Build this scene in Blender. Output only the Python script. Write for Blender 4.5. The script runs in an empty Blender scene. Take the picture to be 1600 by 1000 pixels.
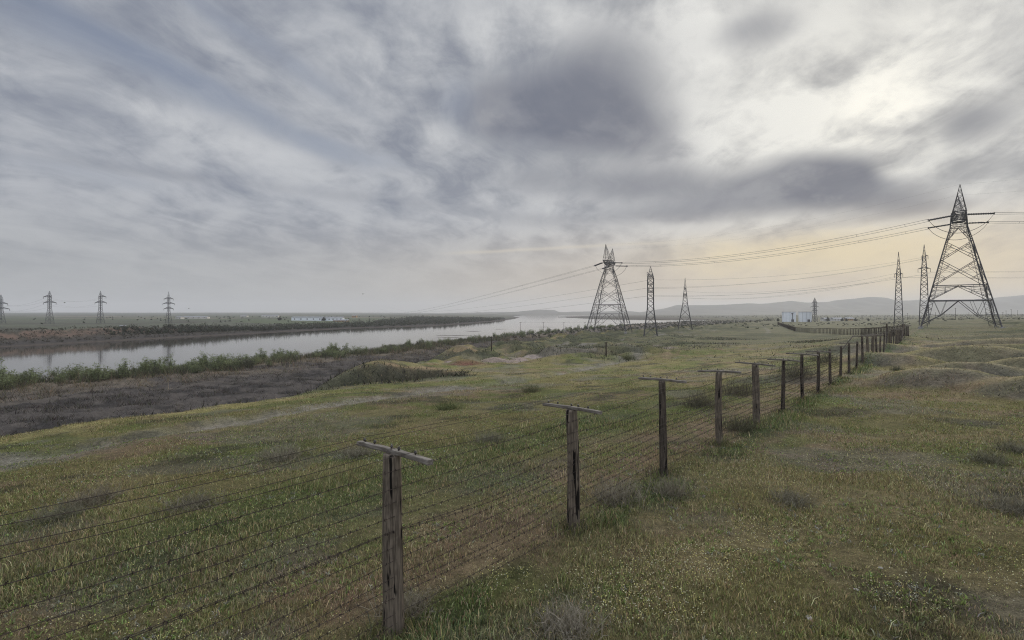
import bpy, bmesh, math, random
import numpy as np
from mathutils import Vector, Matrix
rng = np.random.default_rng(7)
random.seed(7)
R = math.radians
scene = bpy.context.scene
C = scene.collection

# ---------------------------------------------------------------- camera, sun, exposure
CAMH = 3.7
cam = bpy.data.cameras.new('camera'); cam_o = bpy.data.objects.new('camera', cam); C.objects.link(cam_o)
cam_o.location = (0, 0, CAMH); cam_o.rotation_euler = (R(90), 0, 0)
cam.sensor_width = 36; cam.lens = 18.0; cam.shift_y = -11 / 1600
cam.clip_start = 0.05; cam.clip_end = 60000
scene.camera = cam_o
SUN_AZ, SUN_EL = math.atan2(575, 800), R(18)
sun = bpy.data.lights.new('sun', 'SUN'); sun.energy = 1.5; sun.angle = R(12); sun.color = (1, .9, .72)
sun_o = bpy.data.objects.new('sun', sun); C.objects.link(sun_o)
sd = Vector((math.sin(SUN_AZ) * math.cos(SUN_EL), math.cos(SUN_AZ) * math.cos(SUN_EL), math.sin(SUN_EL)))
sun_o.rotation_euler = sd.to_track_quat('Z', 'Y').to_euler()
sun_o.location = (0, 0, 50)
scene.view_settings.view_transform = 'Standard'; scene.view_settings.look = 'None'
scene.view_settings.exposure = 0.0; scene.view_settings.gamma = 1.0
scene.view_settings.use_curve_mapping = False
cy = scene.cycles
cy.use_denoising = True
try:
    cy.denoiser = 'OPENIMAGEDENOISE'; cy.denoising_input_passes = 'RGB_ALBEDO_NORMAL'; cy.denoising_prefilter = 'NONE'
except Exception: pass
cy.max_bounces = 6; cy.diffuse_bounces = 2; cy.glossy_bounces = 2; cy.volume_bounces = 1
cy.transparent_max_bounces = 8; cy.filter_width = 1.12

# ---------------------------------------------------------------- world sky
W = bpy.data.worlds.new('World'); scene.world = W; W.use_nodes = True
class NG:
    """small expression builder for shader nodes"""
    def __init__(s, nt): s.nt = nt; s.L = nt.links
    def n(s, t, **k):
        o = s.nt.nodes.new(t)
        for a, v in k.items(): setattr(o, a, v)
        return o
    def put(s, v, sock):
        if isinstance(v, bpy.types.NodeSocket): s.L.new(v, sock)
        else: sock.default_value = v
    def m(s, op, a, b=None, c=None, clamp=False):
        o = s.n('ShaderNodeMath', operation=op); o.use_clamp = clamp
        for i, v in enumerate((a, b, c)):
            if v is not None: s.put(v, o.inputs[i])
        return o.outputs[0]
    def add(s, a, b): return s.m('ADD', a, b)
    def sub(s, a, b): return s.m('SUBTRACT', a, b)
    def mul(s, a, b): return s.m('MULTIPLY', a, b)
    def div(s, a, b): return s.m('DIVIDE', a, b)
    def mix(s, f, a, b, mode='MIX'):
        o = s.n('ShaderNodeMix', data_type='RGBA', blend_type=mode); o.clamp_factor = True
        s.put(f, o.inputs[0])
        for v, i in ((a, 6), (b, 7)):
            if not isinstance(v, bpy.types.NodeSocket) and len(v) == 3: v = (*v, 1)
            s.put(v, o.inputs[i])
        return o.outputs[2]
    def vec(s, x, y, z):
        o = s.n('ShaderNodeCombineXYZ')
        for i, v in enumerate((x, y, z)): s.put(v, o.inputs[i])
        return o.outputs[0]
    def noise(s, v, scale, detail=5, rough=.55, dist=0.0):
        o = s.n('ShaderNodeTexNoise'); s.L.new(v, o.inputs['Vector'])
        o.inputs['Scale'].default_value = scale; o.inputs['Detail'].default_value = detail
        o.inputs['Roughness'].default_value = rough; o.inputs['Distortion'].default_value = dist
        return o.outputs[0]
    def ss(s, v, a, b, lo=0., hi=1.):
        o = s.n('ShaderNodeMapRange', interpolation_type='SMOOTHSTEP')
        s.put(v, o.inputs[0])
        for i, k in enumerate((a, b, lo, hi)): o.inputs[i + 1].default_value = k
        return o.outputs[0]
    def dot(s, v, c):
        o = s.n('ShaderNodeVectorMath', operation='DOT_PRODUCT'); s.put(v, o.inputs[0]); o.inputs[1].default_value = c
        return o.outputs['Value']
def pxdir(px, py): return Vector(((px - 800) / 800, 1, (489 - py) / 800)).normalized()

def build_sky():
    nt = W.node_tree; nt.nodes.clear(); g = NG(nt)
    tc = g.n('ShaderNodeTexCoord').outputs['Generated']
    sx = g.n('ShaderNodeSeparateXYZ'); nt.links.new(tc, sx.inputs[0]); x, y, z = sx.outputs
    zc = g.add(g.m('MAXIMUM', z, 0.0), 0.13)
    px, py = g.div(x, zc), g.div(y, zc)
    P = g.vec(px, py, 0.0)
    ze = g.add(g.m('MAXIMUM', z, 0.0), 0.40)
    PR = g.vec(g.mul(g.div(x, ze), 1.5), g.mul(g.div(y, ze), 1.5), .5)      # a lower, thicker layer whose heaps keep their shape
    # streak coordinates: high cloud drawn out along a wind that blows away from the viewer
    u = g.add(g.mul(px, .98), g.mul(py, -.20)); v = g.add(g.mul(px, .20), g.mul(py, .98))
    wob = g.noise(P, .9, 3, .5)
    u2 = g.add(u, g.mul(g.sub(wob, .5), .9))
    S = g.vec(u2, g.mul(v, .30), 3.1)
    S2 = g.vec(u2, g.mul(v, .16), 7.7)
    big = g.noise(PR, 1.3, 8, .55, .3)
    streak = g.noise(S, 1.6, 8, .56, .2)
    fine = g.noise(S2, 5.0, 8, .6, .15)
    puff = g.noise(PR, 4.2, 9, .58, .3)
    wisp = g.noise(g.vec(u2, g.mul(v, .45), 1.3), 5.0, 7, .6, .4)
    t = g.add(g.add(g.mul(big, .75), g.mul(streak, .62)), g.add(g.mul(fine, .30), g.mul(puff, .95)))
    t = g.add(t, g.mul(wisp, .30))
    t = g.ss(t, 1.16, 1.68)
    rag = g.add(g.add(g.mul(g.sub(puff, .5), 1.1), g.mul(g.sub(big, .5), .6)), g.add(g.mul(g.sub(streak, .5), .45), g.mul(g.sub(wisp, .5), .3)))
    def blob(cx, cy, wx, wy, ang=0, amp=1.0):
        d = pxdir(cx, cy); r = Vector((d.y, -d.x, 0)).normalized(); up = r.cross(d).normalized()
        ca, sa = math.cos(R(ang)), math.sin(R(ang)); k = d.y     # a picture unit spans a smaller angle away from the centre
        a = (r * ca + up * sa) / (wx / 800 * k); b = (up * ca - r * sa) / (wy / 800 * k)
        A = g.sub(g.dot(tc, tuple(a)), a.dot(d)); B = g.sub(g.dot(tc, tuple(b)), b.dot(d))
        A = g.add(A, g.mul(g.sub(wob, .5), .8)); B = g.add(B, g.mul(g.sub(big, .5), .9))
        f = g.m('EXPONENT', g.mul(g.add(g.mul(A, A), g.mul(B, B)), -.8))
        return g.mul(g.mul(f, g.ss(g.dot(tc, tuple(d)), 0.2, .5)), amp)
    def total(lst, k=.9, lo=.12, hi=.85):
        sm = None
        for a in lst:
            bl = blob(*a); sm = bl if sm is None else g.add(sm, bl)
        sm = g.m('MINIMUM', sm, 1.1)
        sm = g.add(sm, g.mul(g.mul(rag, k), g.ss(sm, .02, .5)))
        return g.ss(sm, lo, hi)
    dark = total([(930, 120, 95, 70, 14, .85), (870, 195, 110, 42, -4, .85), (780, 165, 70, 60, 10, .5), (1300, 268, 84, 27, -13, 1.0), (1225, 292, 100, 22, -8, .75), (1340, 300, 70, 22, -10, .5), (1420, 322, 70, 16, -4, .35),
                  (1500, 196, 62, 30, 2, .8), (1425, 240, 42, 20, 40, -.7), (1185, 42, 62, 32, 0, .6), (1600, 90, 40, 50, 50, .3), (950, 292, 190, 26, -6, .6), (1000, 220, 90, 50, -30, .6), (640, 170, 50, 40, 0, .3),
                  (700, 325, 180, 14, -6, .4), (1580, 258, 60, 14, 6, .4), (1080, 332, 190, 16, 0, .5), (250, 270, 200, 12, 0, .4), (560, 60, 60, 30, -20, .25), (1340, 345, 110, 12, 4, .3)], 1.3, .10, 1.0)
    blue = total([(40, 20, 300, 45, -10, .7), (400, 62, 170, 22, -24, .6), (715, 165, 40, 45, 20, .8), (570, 240, 110, 14, -10, .5), (330, 140, 260, 18, -20, .45), (130, 270, 140, 18, -4, .4)], 1.4, .1, 1.1)
    light = total([(1060, 50, 150, 60, -10, .65), (650, 140, 80, 60, -30, .55), (1240, 180, 180, 55, 4, .5), (1450, 95, 180, 65, 25, .4), (1370, 165, 60, 30, 10, .5), (480, 30, 200, 36, -20, .3), (770, 50, 120, 50, 0, .5),
                   (1090, 225, 150, 26, 10, .7), (260, 190, 330, 40, -8, .4), (765, 187, 24, 12, 0, .8), (700, 205, 26, 18, -30, .7)], 1.5, .05, 1.1)
    # clear air between the clouds: Nishita
    sk = g.n('ShaderNodeTexSky', sky_type='NISHITA'); sk.sun_disc = False
    sk.sun_elevation = SUN_EL; sk.sun_rotation = SUN_AZ; sk.air_density = 1.2; sk.dust_density = 1.5
    skc = g.mix(1.0, sk.outputs[0], (.075, .07, .072), 'MULTIPLY')
    clear = g.mix(.75, skc, (.20, .245, .35))
    cosun = g.dot(tc, tuple(sd))
    ga = g.m('POWER', g.m('MAXIMUM', cosun, 0.0), 7.0)
    gb = g.m('POWER', g.m('MAXIMUM', cosun, 0.0), 40.0)
    gc = g.m('POWER', g.m('MAXIMUM', g.dot(tc, tuple(pxdir(1378, 168))), 0.0), 600.0)
    tt = g.m('ADD', g.mul(t, .72), g.mul(light, .5), clamp=True)
    tt = g.m('ADD', tt, g.mul(g.sub(wisp, .5), .4), clamp=True)
    tt = g.m('ADD', g.mul(tt, .92), g.mul(g.sub(fine, .5), .25), clamp=True)
    cloud = g.mix(tt, (.218, .244, .305), (.56, .575, .60))
    cloud = g.mix(g.mul(blue, g.sub(1.0, g.mul(tt, .55))), cloud, clear)
    sunlit = g.mix(tt, (.40, .395, .39), (.92, .905, .85))
    cloud = g.mix(g.mul(ga, .92), cloud, sunlit)
    thin = g.sub(1.0, dark)
    cloud = g.mix(g.mul(gb, g.mul(thin, g.mul(tt, .38))), cloud, (1.0, .97, .86))
    cloud = g.mix(g.mul(gc, g.mul(thin, g.ss(tt, .25, 1.0, .15, .85))), cloud, (1.12, 1.08, .96))
    dcol = g.mix(ga, (.13, .15, .208), (.15, .158, .195))
    dcol = g.mix(g.mul(tt, .45), dcol, (.36, .36, .38))
    cloud = g.mix(g.mul(dark, g.ss(g.add(puff, g.mul(g.sub(wisp, .5), .5)), .25, .65, .98, .82)), cloud, dcol)
    # low band near the horizon
    hz = g.mix(g.m('POWER', g.m('MAXIMUM', cosun, 0.0), 3.6), (.40, .41, .415), (.78, .60, .37))
    hz = g.mix(g.mul(g.sub(g.noise(g.vec(g.mul(px, .35), g.mul(py, .35), 0.0), 1.6, 8, .55), .5), .8), hz, (.30, .30, .33))
    low = g.ss(z, .02, .20, 1.0, 0.0)
    col = g.mix(g.mul(low, .82), cloud, hz)
    yl = total([(1300, 395, 190, 34, 4, .8), (1120, 388, 160, 24, 2, .4), (1500, 430, 160, 40, 0, .5)], .9, .05, 1.2)
    col = g.mix(g.mul(yl, .7), col, (.86, .70, .40))
    # old contrail
    d0, d1 = pxdir(690, 397), pxdir(1110, 375)
    nrm = d0.cross(d1).normalized(); mid = (d0 + d1).normalized()
    w = g.add(g.dot(tc, tuple(nrm)), g.mul(g.sub(puff, .5), .006))
    along = g.ss(g.dot(tc, tuple(mid)), math.cos(R(15.5)), math.cos(R(9)))
    q = g.mul(w, 1 / .0034); tr = g.mul(g.m('EXPONENT', g.mul(g.mul(q, q), -1.0)), along)
    col = g.mix(g.mul(tr, .55), col, (.66, .6, .5))
    # overcast skies are brightest overhead
    up = g.ss(z, .54, .9, 1.0, 4.0)
    up = g.mul(up, g.ss(y, -.6, .1, 1.5, 1.0))
    col = g.mix(1.0, col, g.vec(up, up, up), 'MULTIPLY')
    bg = g.n('ShaderNodeBackground'); nt.links.new(col, bg.inputs[0]); bg.inputs[1].default_value = SKY_GAIN
    out = g.n('ShaderNodeOutputWorld'); nt.links.new(bg.outputs[0], out.inputs[0])
SKY_GAIN = 1.0
build_sky()

# ---------------------------------------------------------------- helpers
def tag(o, label=None, cat=None, group=None, kind=None):
    if label: o['label'] = label
    if cat: o['category'] = cat
    if group: o['group'] = group
    if kind: o['kind'] = kind
    return o
def empty(name, loc, rz=0.0):
    o = bpy.data.objects.new(name, None); C.objects.link(o); o.location = loc; o.rotation_euler = (0, 0, rz)
    o.empty_display_size = .3
    return o
def link_mesh(name, me, parent=None):
    o = bpy.data.objects.new(name, me); C.objects.link(o)
    if parent: o.parent = parent
    return o
def np_mesh(name, V, F, mat, col=None, smooth=False, nv=3):
    """fast mesh from arrays; F is (n, nv)"""
    V = np.ascontiguousarray(V, np.float32); F = np.ascontiguousarray(F, np.int32)
    me = bpy.data.meshes.new(name)
    me.vertices.add(len(V)); me.vertices.foreach_set('co', V.ravel())
    me.loops.add(F.size); me.loops.foreach_set('vertex_index', F.ravel())
    me.polygons.add(len(F)); me.polygons.foreach_set('loop_start', np.arange(0, F.size, F.shape[1], dtype=np.int32))
    if smooth: me.polygons.foreach_set('use_smooth', np.ones(len(F), bool))
    me.update(calc_edges=True)
    if col is not None:
        a = me.color_attributes.new('Col', 'FLOAT_COLOR', 'POINT')
        c4 = np.ones((len(V), 4), np.float32); c4[:, :3] = col; a.data.foreach_set('color', c4.ravel())
    me.materials.append(mat)
    return me
class MB:
    """collects bars, boxes and tubes into one mesh"""
    def __init__(s): s.V = []; s.F = []; s.n = 0
    def _add(s, V, F): s.V += [tuple(v) for v in V]; s.F += [tuple(i + s.n for i in f) for f in F]; s.n += len(V)
    def tube(s, pts, rad, seg=6, cap=True):
        pts = [Vector(p) for p in pts]; n = len(pts)
        rad = rad if hasattr(rad, '__len__') else [rad] * n
        V = []; F = []
        t0 = (pts[1] - pts[0]).normalized(); a = t0.orthogonal().normalized()
        for i, p in enumerate(pts):
            t = (pts[min(i + 1, n - 1)] - pts[max(i - 1, 0)]).normalized()
            a = (a - t * a.dot(t)); a = a.normalized() if a.length > 1e-6 else t.orthogonal().normalized()
            b = t.cross(a)
            for k in range(seg):
                th = 2 * math.pi * k / seg + math.pi / 4
                V.append(p + (a * math.cos(th) + b * math.sin(th)) * rad[i])
        for i in range(n - 1):
            for k in range(seg):
                k2 = (k + 1) % seg
                F.append((i * seg + k, i * seg + k2, (i + 1) * seg + k2, (i + 1) * seg + k))
        if cap:
            F.append(tuple(range(seg - 1, -1, -1))); F.append(tuple((n - 1) * seg + k for k in range(seg)))
        s._add(V, F)
    def bar(s, a, b, w): s.tube([a, b], w * .7071, 4)
    def box(s, c, size, rz=0.0, taper=1.0):
        cx, cy_, cz = c; hx, hy, hz = [q / 2 for q in size]; V = []
        for k, zz in enumerate((-hz, hz)):
            f = taper if k else 1
            for xx, yy in ((-hx, -hy), (hx, -hy), (hx, hy), (-hx, hy)):
                V.append((cx + (xx * math.cos(rz) - yy * math.sin(rz)) * f, cy_ + (xx * math.sin(rz) + yy * math.cos(rz)) * f, cz + zz))
        s._add(V, [(3, 2, 1, 0), (4, 5, 6, 7), (0, 1, 5, 4), (1, 2, 6, 5), (2, 3, 7, 6), (3, 0, 4, 7)])
    def mesh(s, name, mat, smooth=False):
        me = bpy.data.meshes.new(name); me.from_pydata(s.V, [], s.F); me.update()
        if smooth: me.polygons.foreach_set('use_smooth', [True] * len(me.polygons))
        me.materials.append(mat); return me
    def build(s, name, mat, parent=None, smooth=False): return link_mesh(name, s.mesh(name, mat, smooth), parent)

def hash2(ix, iy, seed):
    h = (ix.astype(np.int64) * 374761393 + iy.astype(np.int64) * 668265263 + seed * 974634777) & 0xffffffff
    h = ((h ^ (h >> 13)) * 1274126177) & 0xffffffff
    h = (h ^ (h >> 16)) & 0xffffff
    return h.astype(np.float64) / 0xffffff
def vnoise(x, y, seed=0):
    x = np.asarray(x, float); y = np.asarray(y, float)
    ix = np.floor(x); iy = np.floor(y); fx = x - ix; fy = y - iy
    fx = fx * fx * fx * (fx * (fx * 6 - 15) + 10); fy = fy * fy * fy * (fy * (fy * 6 - 15) + 10)
    a = hash2(ix, iy, seed); b = hash2(ix + 1, iy, seed); c = hash2(ix, iy + 1, seed); d = hash2(ix + 1, iy + 1, seed)
    return (a + (b - a) * fx) * (1 - fy) + (c + (d - c) * fx) * fy
def fbm(x, y, seed=0, oct=4, gain=.5):
    s = 0; amp = 1; tot = 0; x = np.asarray(x, float); y = np.asarray(y, float)
    for k in range(oct):
        s = s + amp * vnoise(x, y, seed + k * 17); tot += amp; amp *= gain
        x, y = x * 1.6 + y * 1.2 + 3.7, y * 1.6 - x * 1.2 + 1.3
    return s / tot
def sstep(a, b, v):
    t = np.clip((v - a) / (b - a), 0, 1); return t * t * (3 - 2 * t)
def lerp(a, b, t): return a + (b - a) * t

# ---------------------------------------------------------------- terrain
F0 = np.array([-1.38, 5.97]); FD = np.array([2.44, 2.9]); FSP = float(np.hypot(*FD)); FU = FD / FSP; FN = np.array([FU[1], -FU[0]])
WATER = -11.3
EY = np.array([-400, -20, 10, 22, 27, 33, 38, 46, 60, 87, 134, 212, 303, 435, 800, 2000, 6000, 14000.])
EX = np.array([-60, -34, -25, -22, -20.5, -16.5, -14, -15, -13.5, -12, -1, 24, 76, 163, 400, 900, 3000, 7000.])
NY = np.array([-600, 0, 108, 125, 158, 190, 235, 316, 400, 500, 667, 857, 1090, 1500, 2500, 6000, 14000.])
NX = np.array([-420, -170, -108, -94, -79, -61, -44, -10, 25, 75, 154, 279, 436, 520, 640, 800, 900.])
QY = np.array([-600, 0, 226, 293, 381, 500, 632, 923, 1200, 1714, 2000, 3000, 4800, 8000, 14000.])
QX = np.array([-560, -290, -226, -210, -190, -156, -79, -29, 0, 26, 0, 50, 180, 400, 600.])
MOUNDS = [(22.5, 27, 3.0, 1.5, .62), (24.5, 22.5, 3.6, 1.7, .55), (37, 41, 5, 2.2, .8), (35, 33, 4, 1.8, .62), (30, 41, 3.6, 1.6, .55), (54, 58, 6, 2.6, .6), (62, 52, 7, 2.4, .6),
          (45, 47, 5, 2, .6), (28, 31, 3.6, 1.5, .6), (75, 78, 9, 3, .45), (40, 60, 7, 2.2, .5), (90, 70, 9, 3, .5), (60, 85, 8, 3, .4), (17.5, 33, 3, 1.2, .3)]
# spurs and eroded knolls beside the edge of the slope: x, y, rx, ry, h
KNOLLS = [(-16.5, 57, 5, 8, 1.5), (-19, 66, 5, 8, 1.0), (-13, 100, 9, 9, .9), (-3, 88, 6, 5, .6), (-14, 125, 9, 9, .6), (4, 150, 10, 8, 1.0), (18, 118, 9, 6, .7), (-24, 88, 6, 7, 1.6)]
GULLY = [(-17, 45), (-12, 50.5), (-8.5, 54)]
BANK = [(-11, 70), (-5, 72.5), (1, 75), (8, 79)]
PATH = [(-40, -5), (-25, 9), (-17.7, 17.7), (-14.1, 24), (-11.4, 28.6), (-8.4, 33.7), (-3.9, 39), (3.6, 48.5), (11.7, 62), (20, 80), (24, 110)]
TRACK = [(112, 225), (121, 242), (150, 300), (196, 400), (260, 520)]
SANDBARS = [(-31, 414, 8, 2.5), (-38, 338, 15, 2.2), (-36, 310, 12, 1.6), (35, 545, 12, 5), (-10, 470, 6, 2.5)]
ISL = np.array([(173, 1846), (200, 1560), (221, 1263), (300, 1150), (390, 1130), (520, 1180), (700, 1400), (1200, 2100), (1500, 3200), (900, 3600), (560, 2900), (300, 2300)])
def seg_dist(x, y, pts):
    d = np.full(np.shape(x), 1e9)
    for (x0, y0), (x1, y1) in zip(pts[:-1], pts[1:]):
        dx, dy = x1 - x0, y1 - y0; t = np.clip(((x - x0) * dx + (y - y0) * dy) / (dx * dx + dy * dy), 0, 1)
        d = np.minimum(d, np.hypot(x - x0 - t * dx, y - y0 - t * dy))
    return d
def in_poly(x, y, P):
    c = np.zeros(np.shape(x), bool)
    for (x0, y0), (x1, y1) in zip(P, np.roll(P, -1, 0)):
        if y0 == y1: continue
        c ^= ((y0 > y) != (y1 > y)) & (x < (x1 - x0) * (y - y0) / (y1 - y0) + x0)
    return c
def coords(x, y):
    s = (x - F0[0]) * FN[0] + (y - F0[1]) * FN[1]; t = (x - F0[0]) * FU[0] + (y - F0[1]) * FU[1]
    far = sstep(60, 140, y)
    ex = np.interp(y, EY, EX) + (vnoise(y / 6, 0 * y, 3) - .5) * (1.2 + 3 * far) + (vnoise(y / 19, 0 * y, 4) - .5) * (1.5 + 9 * far)
    e = (x - ex) * np.interp(y, [0, 150, 300, 900], [.97, .95, .86, .8])
    q = (x - np.interp(y, NY, NX) - (vnoise(y / 14, x / 30, 5) - .5) * 6) * np.interp(y, [0, 200, 500, 1000], [.9, .9, .85, .8])
    q2 = (np.interp(y, QY, QX) - x - (vnoise(y / 20, x / 40, 6) - .5) * 7) * np.interp(y, [0, 300, 700, 1000], [.95, .95, .85, .9])
    return s, t, e, q, q2
def ground_z(x, y, full=False):
    x = np.asarray(x, float); y = np.asarray(y, float)
    s, t, e, q, q2 = coords(x, y)
    base = np.interp(t, [-100, 8, 19, 28, 40, 60, 115, 200, 400, 800], [0, 0, -.2, -.34, -.5, -.55, -.75, -1.0, -1.6, -2.6])
    Ls = np.interp(t, [0, 90, 150], [60, 55, 26])
    zl = -5.2 * (1 - np.exp(-np.maximum(-s, 0) / Ls))
    sp = np.maximum(s, 0)
    zr = .25 * sstep(0, 14, sp) - 2.5 * sstep(140, 600, sp) + .5 * sstep(40, 120, sp)
    fade = 1 - sstep(300, 900, np.hypot(x, y))
    pl = base + zl + zr
    fade2 = fade * (1 - .8 * np.exp(-(np.abs(s) / 2.5) ** 2) * sstep(20, 10, t))
    pl = pl + fade2 * ((fbm(x / 9, y / 9, 21) - .5) * .34 + (fbm(x / 2.3, y / 2.3, 22, 3) - .5) * .16 + (vnoise(x / .5, y / .5, 23) - .5) * .035)
    mf = sstep(9, 24, s) * sstep(12, 30, y) * fade
    pl = pl + mf * (np.maximum(fbm(x / 7.5, y / 6, 31, 3) - .48, 0) * 3.2)
    for mx, my, rx, ry, h in MOUNDS:
        a = .75; dx = x - mx; dy = y - my
        u = dx * .76 - dy * .64; v = dx * .64 + dy * .76
        pl = pl + 1.9 * h * np.exp(-((u / rx) ** 2 + (v / ry) ** 2) ** 1.2)
    er = sstep(70, 8, e) * sstep(55, 90, y) * (1 - sstep(350, 700, y))
    pl = pl + er * (np.abs(fbm(x / 11, y / 8, 41, 4) - .5) * 7.5 - 1.0)
    for kx, ky, rx, ry, h in KNOLLS:
        pl = pl + h * np.exp(-(((x - kx) / rx) ** 2 + ((y - ky) / ry) ** 2))
    wob = (fbm(x / 2.5, y / 2.5, 43) - .5) * 1.6
    gd = seg_dist(x, y, GULLY) + wob
    pl = pl - 2.6 * sstep(3.6, .8, gd)
    pl = pl - .25 * sstep(1.3, .5, seg_dist(x, y, PATH))
    bd = seg_dist(x, y, BANK) + wob * .6
    pl = pl - 1.1 * sstep(3.2, 1.6, bd)
    fl = -10.25 + (fbm(x / 6, y / 6, 51) - .5) * 1.1 + (fbm(x / 1.8, y / 1.8, 52, 3) - .5) * .8
    fl = np.where(q > 0, np.minimum(fl, WATER + .03 + q * .07), WATER + np.maximum(q * .12, -2.0))
    k = sstep(0, 15, -e + (fbm(x / 7, y / 7, 53) - .5) * 5 * sstep(2, 8, -e))
    near = lerp(pl, fl, k)
    hi = sstep(420, 300, y)
    steep = np.interp(q2, [-25, 0, 5, 13, 24, 60], [-13, -11.3, -10.6, -9.2, -5.0, -4.4])
    flat = np.interp(q2, [-25, 0, 10, 40, 160, 300], [-13, -11.3, -10.2, -9.4, -7.6, -6.4])
    fb = lerp(flat, steep, hi) + sstep(4, 14, q2) * (fbm(x / 9, y / 9, 61) - .5) * 1.4
    fb = lerp(fb, -6.0 + (fbm(x / 60, y / 60, 62) - .5) * 1.0, sstep(60, 300, q2))
    r = np.hypot(x, y)
    hills = sstep(2800, 6500, r) * (6 + 14 * fbm(x / 1500, y / 1500, 63, 4)) * sstep(300, 2500, q2)
    fb = fb + hills
    z = np.where(q2 > -25, fb, np.where(q > -25, near, -13.2))
    wet = (q2 <= -25) & (q <= -25) | (z < WATER)
    for bx, by, rx, ry in SANDBARS:
        b = 1 - (((x - bx) / rx) ** 2 + ((y - by) / ry) ** 2) + (fbm(x / 3, y / 3, 65) - .5) * .9
        z = np.where(b > -1, np.maximum(z, WATER + .16 * np.clip(b, -1, 1)), z)
    if np.any(r > 1000):
        ins = in_poly(x + (fbm(x / 60, y / 60, 66) - .5) * 60, y + (fbm(x / 120, y / 120, 67) - .5) * 160, ISL)
        z = np.where(ins, np.maximum(z, WATER + .8 + (fbm(x / 50, y / 50, 68) - .5)), z)
    z = np.maximum(z, -13.2)
    if full: return z, s, t, e, q, q2, er, gd, bd, k
    return z
def gz(x, y): return float(ground_z(np.array([x]), np.array([y]))[0])
_Y = np.exp(np.linspace(math.log(3.5), math.log(9000), 4000))
def hit(px, py):
    """first point of the ground on the ray through a picture point"""
    X = (px - 800) / 800 * _Y; Z = CAMH + (489 - py) / 800 * _Y
    d = ground_z(X, _Y) - Z; i = int(np.argmax(d > 0))
    return X[i], _Y[i], float(ground_z(X[i:i + 1], _Y[i:i + 1])[0])

GREEN = np.array((.126, .145, .052)); OLIVE = np.array((.182, .168, .074)); DRY = np.array((.25, .21, .118)); RUST = np.array((.215, .16, .108))
GREY = np.array((.165, .16, .135)); DARK = np.array((.06, .06, .042)); BARE = np.array((.23, .205, .17)); LUSH = np.array((.085, .125, .045))
def veg_mix(x, y, s, t):
    """patchwork of the steppe vegetation, used for ground and blades alike"""
    col = np.broadcast_to(OLIVE, (len(x), 3)).copy()
    def mx(c, m):
        nonlocal col
        col = col + (c - col) * np.clip(m, 0, 1)[:, None]
    n1 = fbm(x / 4.5, y / 4.5, 101, 5); n2 = fbm(x / 2.0, y / 2.0, 102, 4); n3 = fbm(x / 12, y / 12, 103, 4); n4 = fbm(x / 1.1, y / 1.1, 104, 3); n5 = fbm(x / 7, y / 7, 105, 5)
    mx(GREEN, sstep(.46, .60, n1) * .9 * np.where(s > 1.5, .65, 1))
    mx(DRY, sstep(.46, .60, n2 * .5 + n5 * .5) * sstep(.5, 3, s) * .5)
    mx(DRY, sstep(.52, .66, n3 * .5 + n2 * .5) * .55)
    mx(RUST, sstep(.54, .66, n5 * .6 + n4 * .4) * .75)
    mx(GREY, sstep(.56, .68, fbm(x / 3.2, y / 2.6, 106, 4)) * .5)
    mx(DARK, sstep(.60, .72, fbm(x / 2.6, y / 2.0, 107, 4)) * .7)
    strip = sstep(.3, -.4, s) * sstep(-4.0, -1.2, s + (n2 - .5) * 2.5)
    mx(RUST * 1.12, strip * sstep(.44, .60, n4 * .5 + n1 * .5) * .75)
    lush = np.exp(-((s - .35) / .55) ** 2) * sstep(.40, .55, fbm(t / 2.2, s / 2, 108, 3)) + .8 * np.exp(-((s + 5.5) / 2.2) ** 2) * sstep(.5, .6, n3)
    mx(LUSH, lush * .8)
    return col, lush
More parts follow.
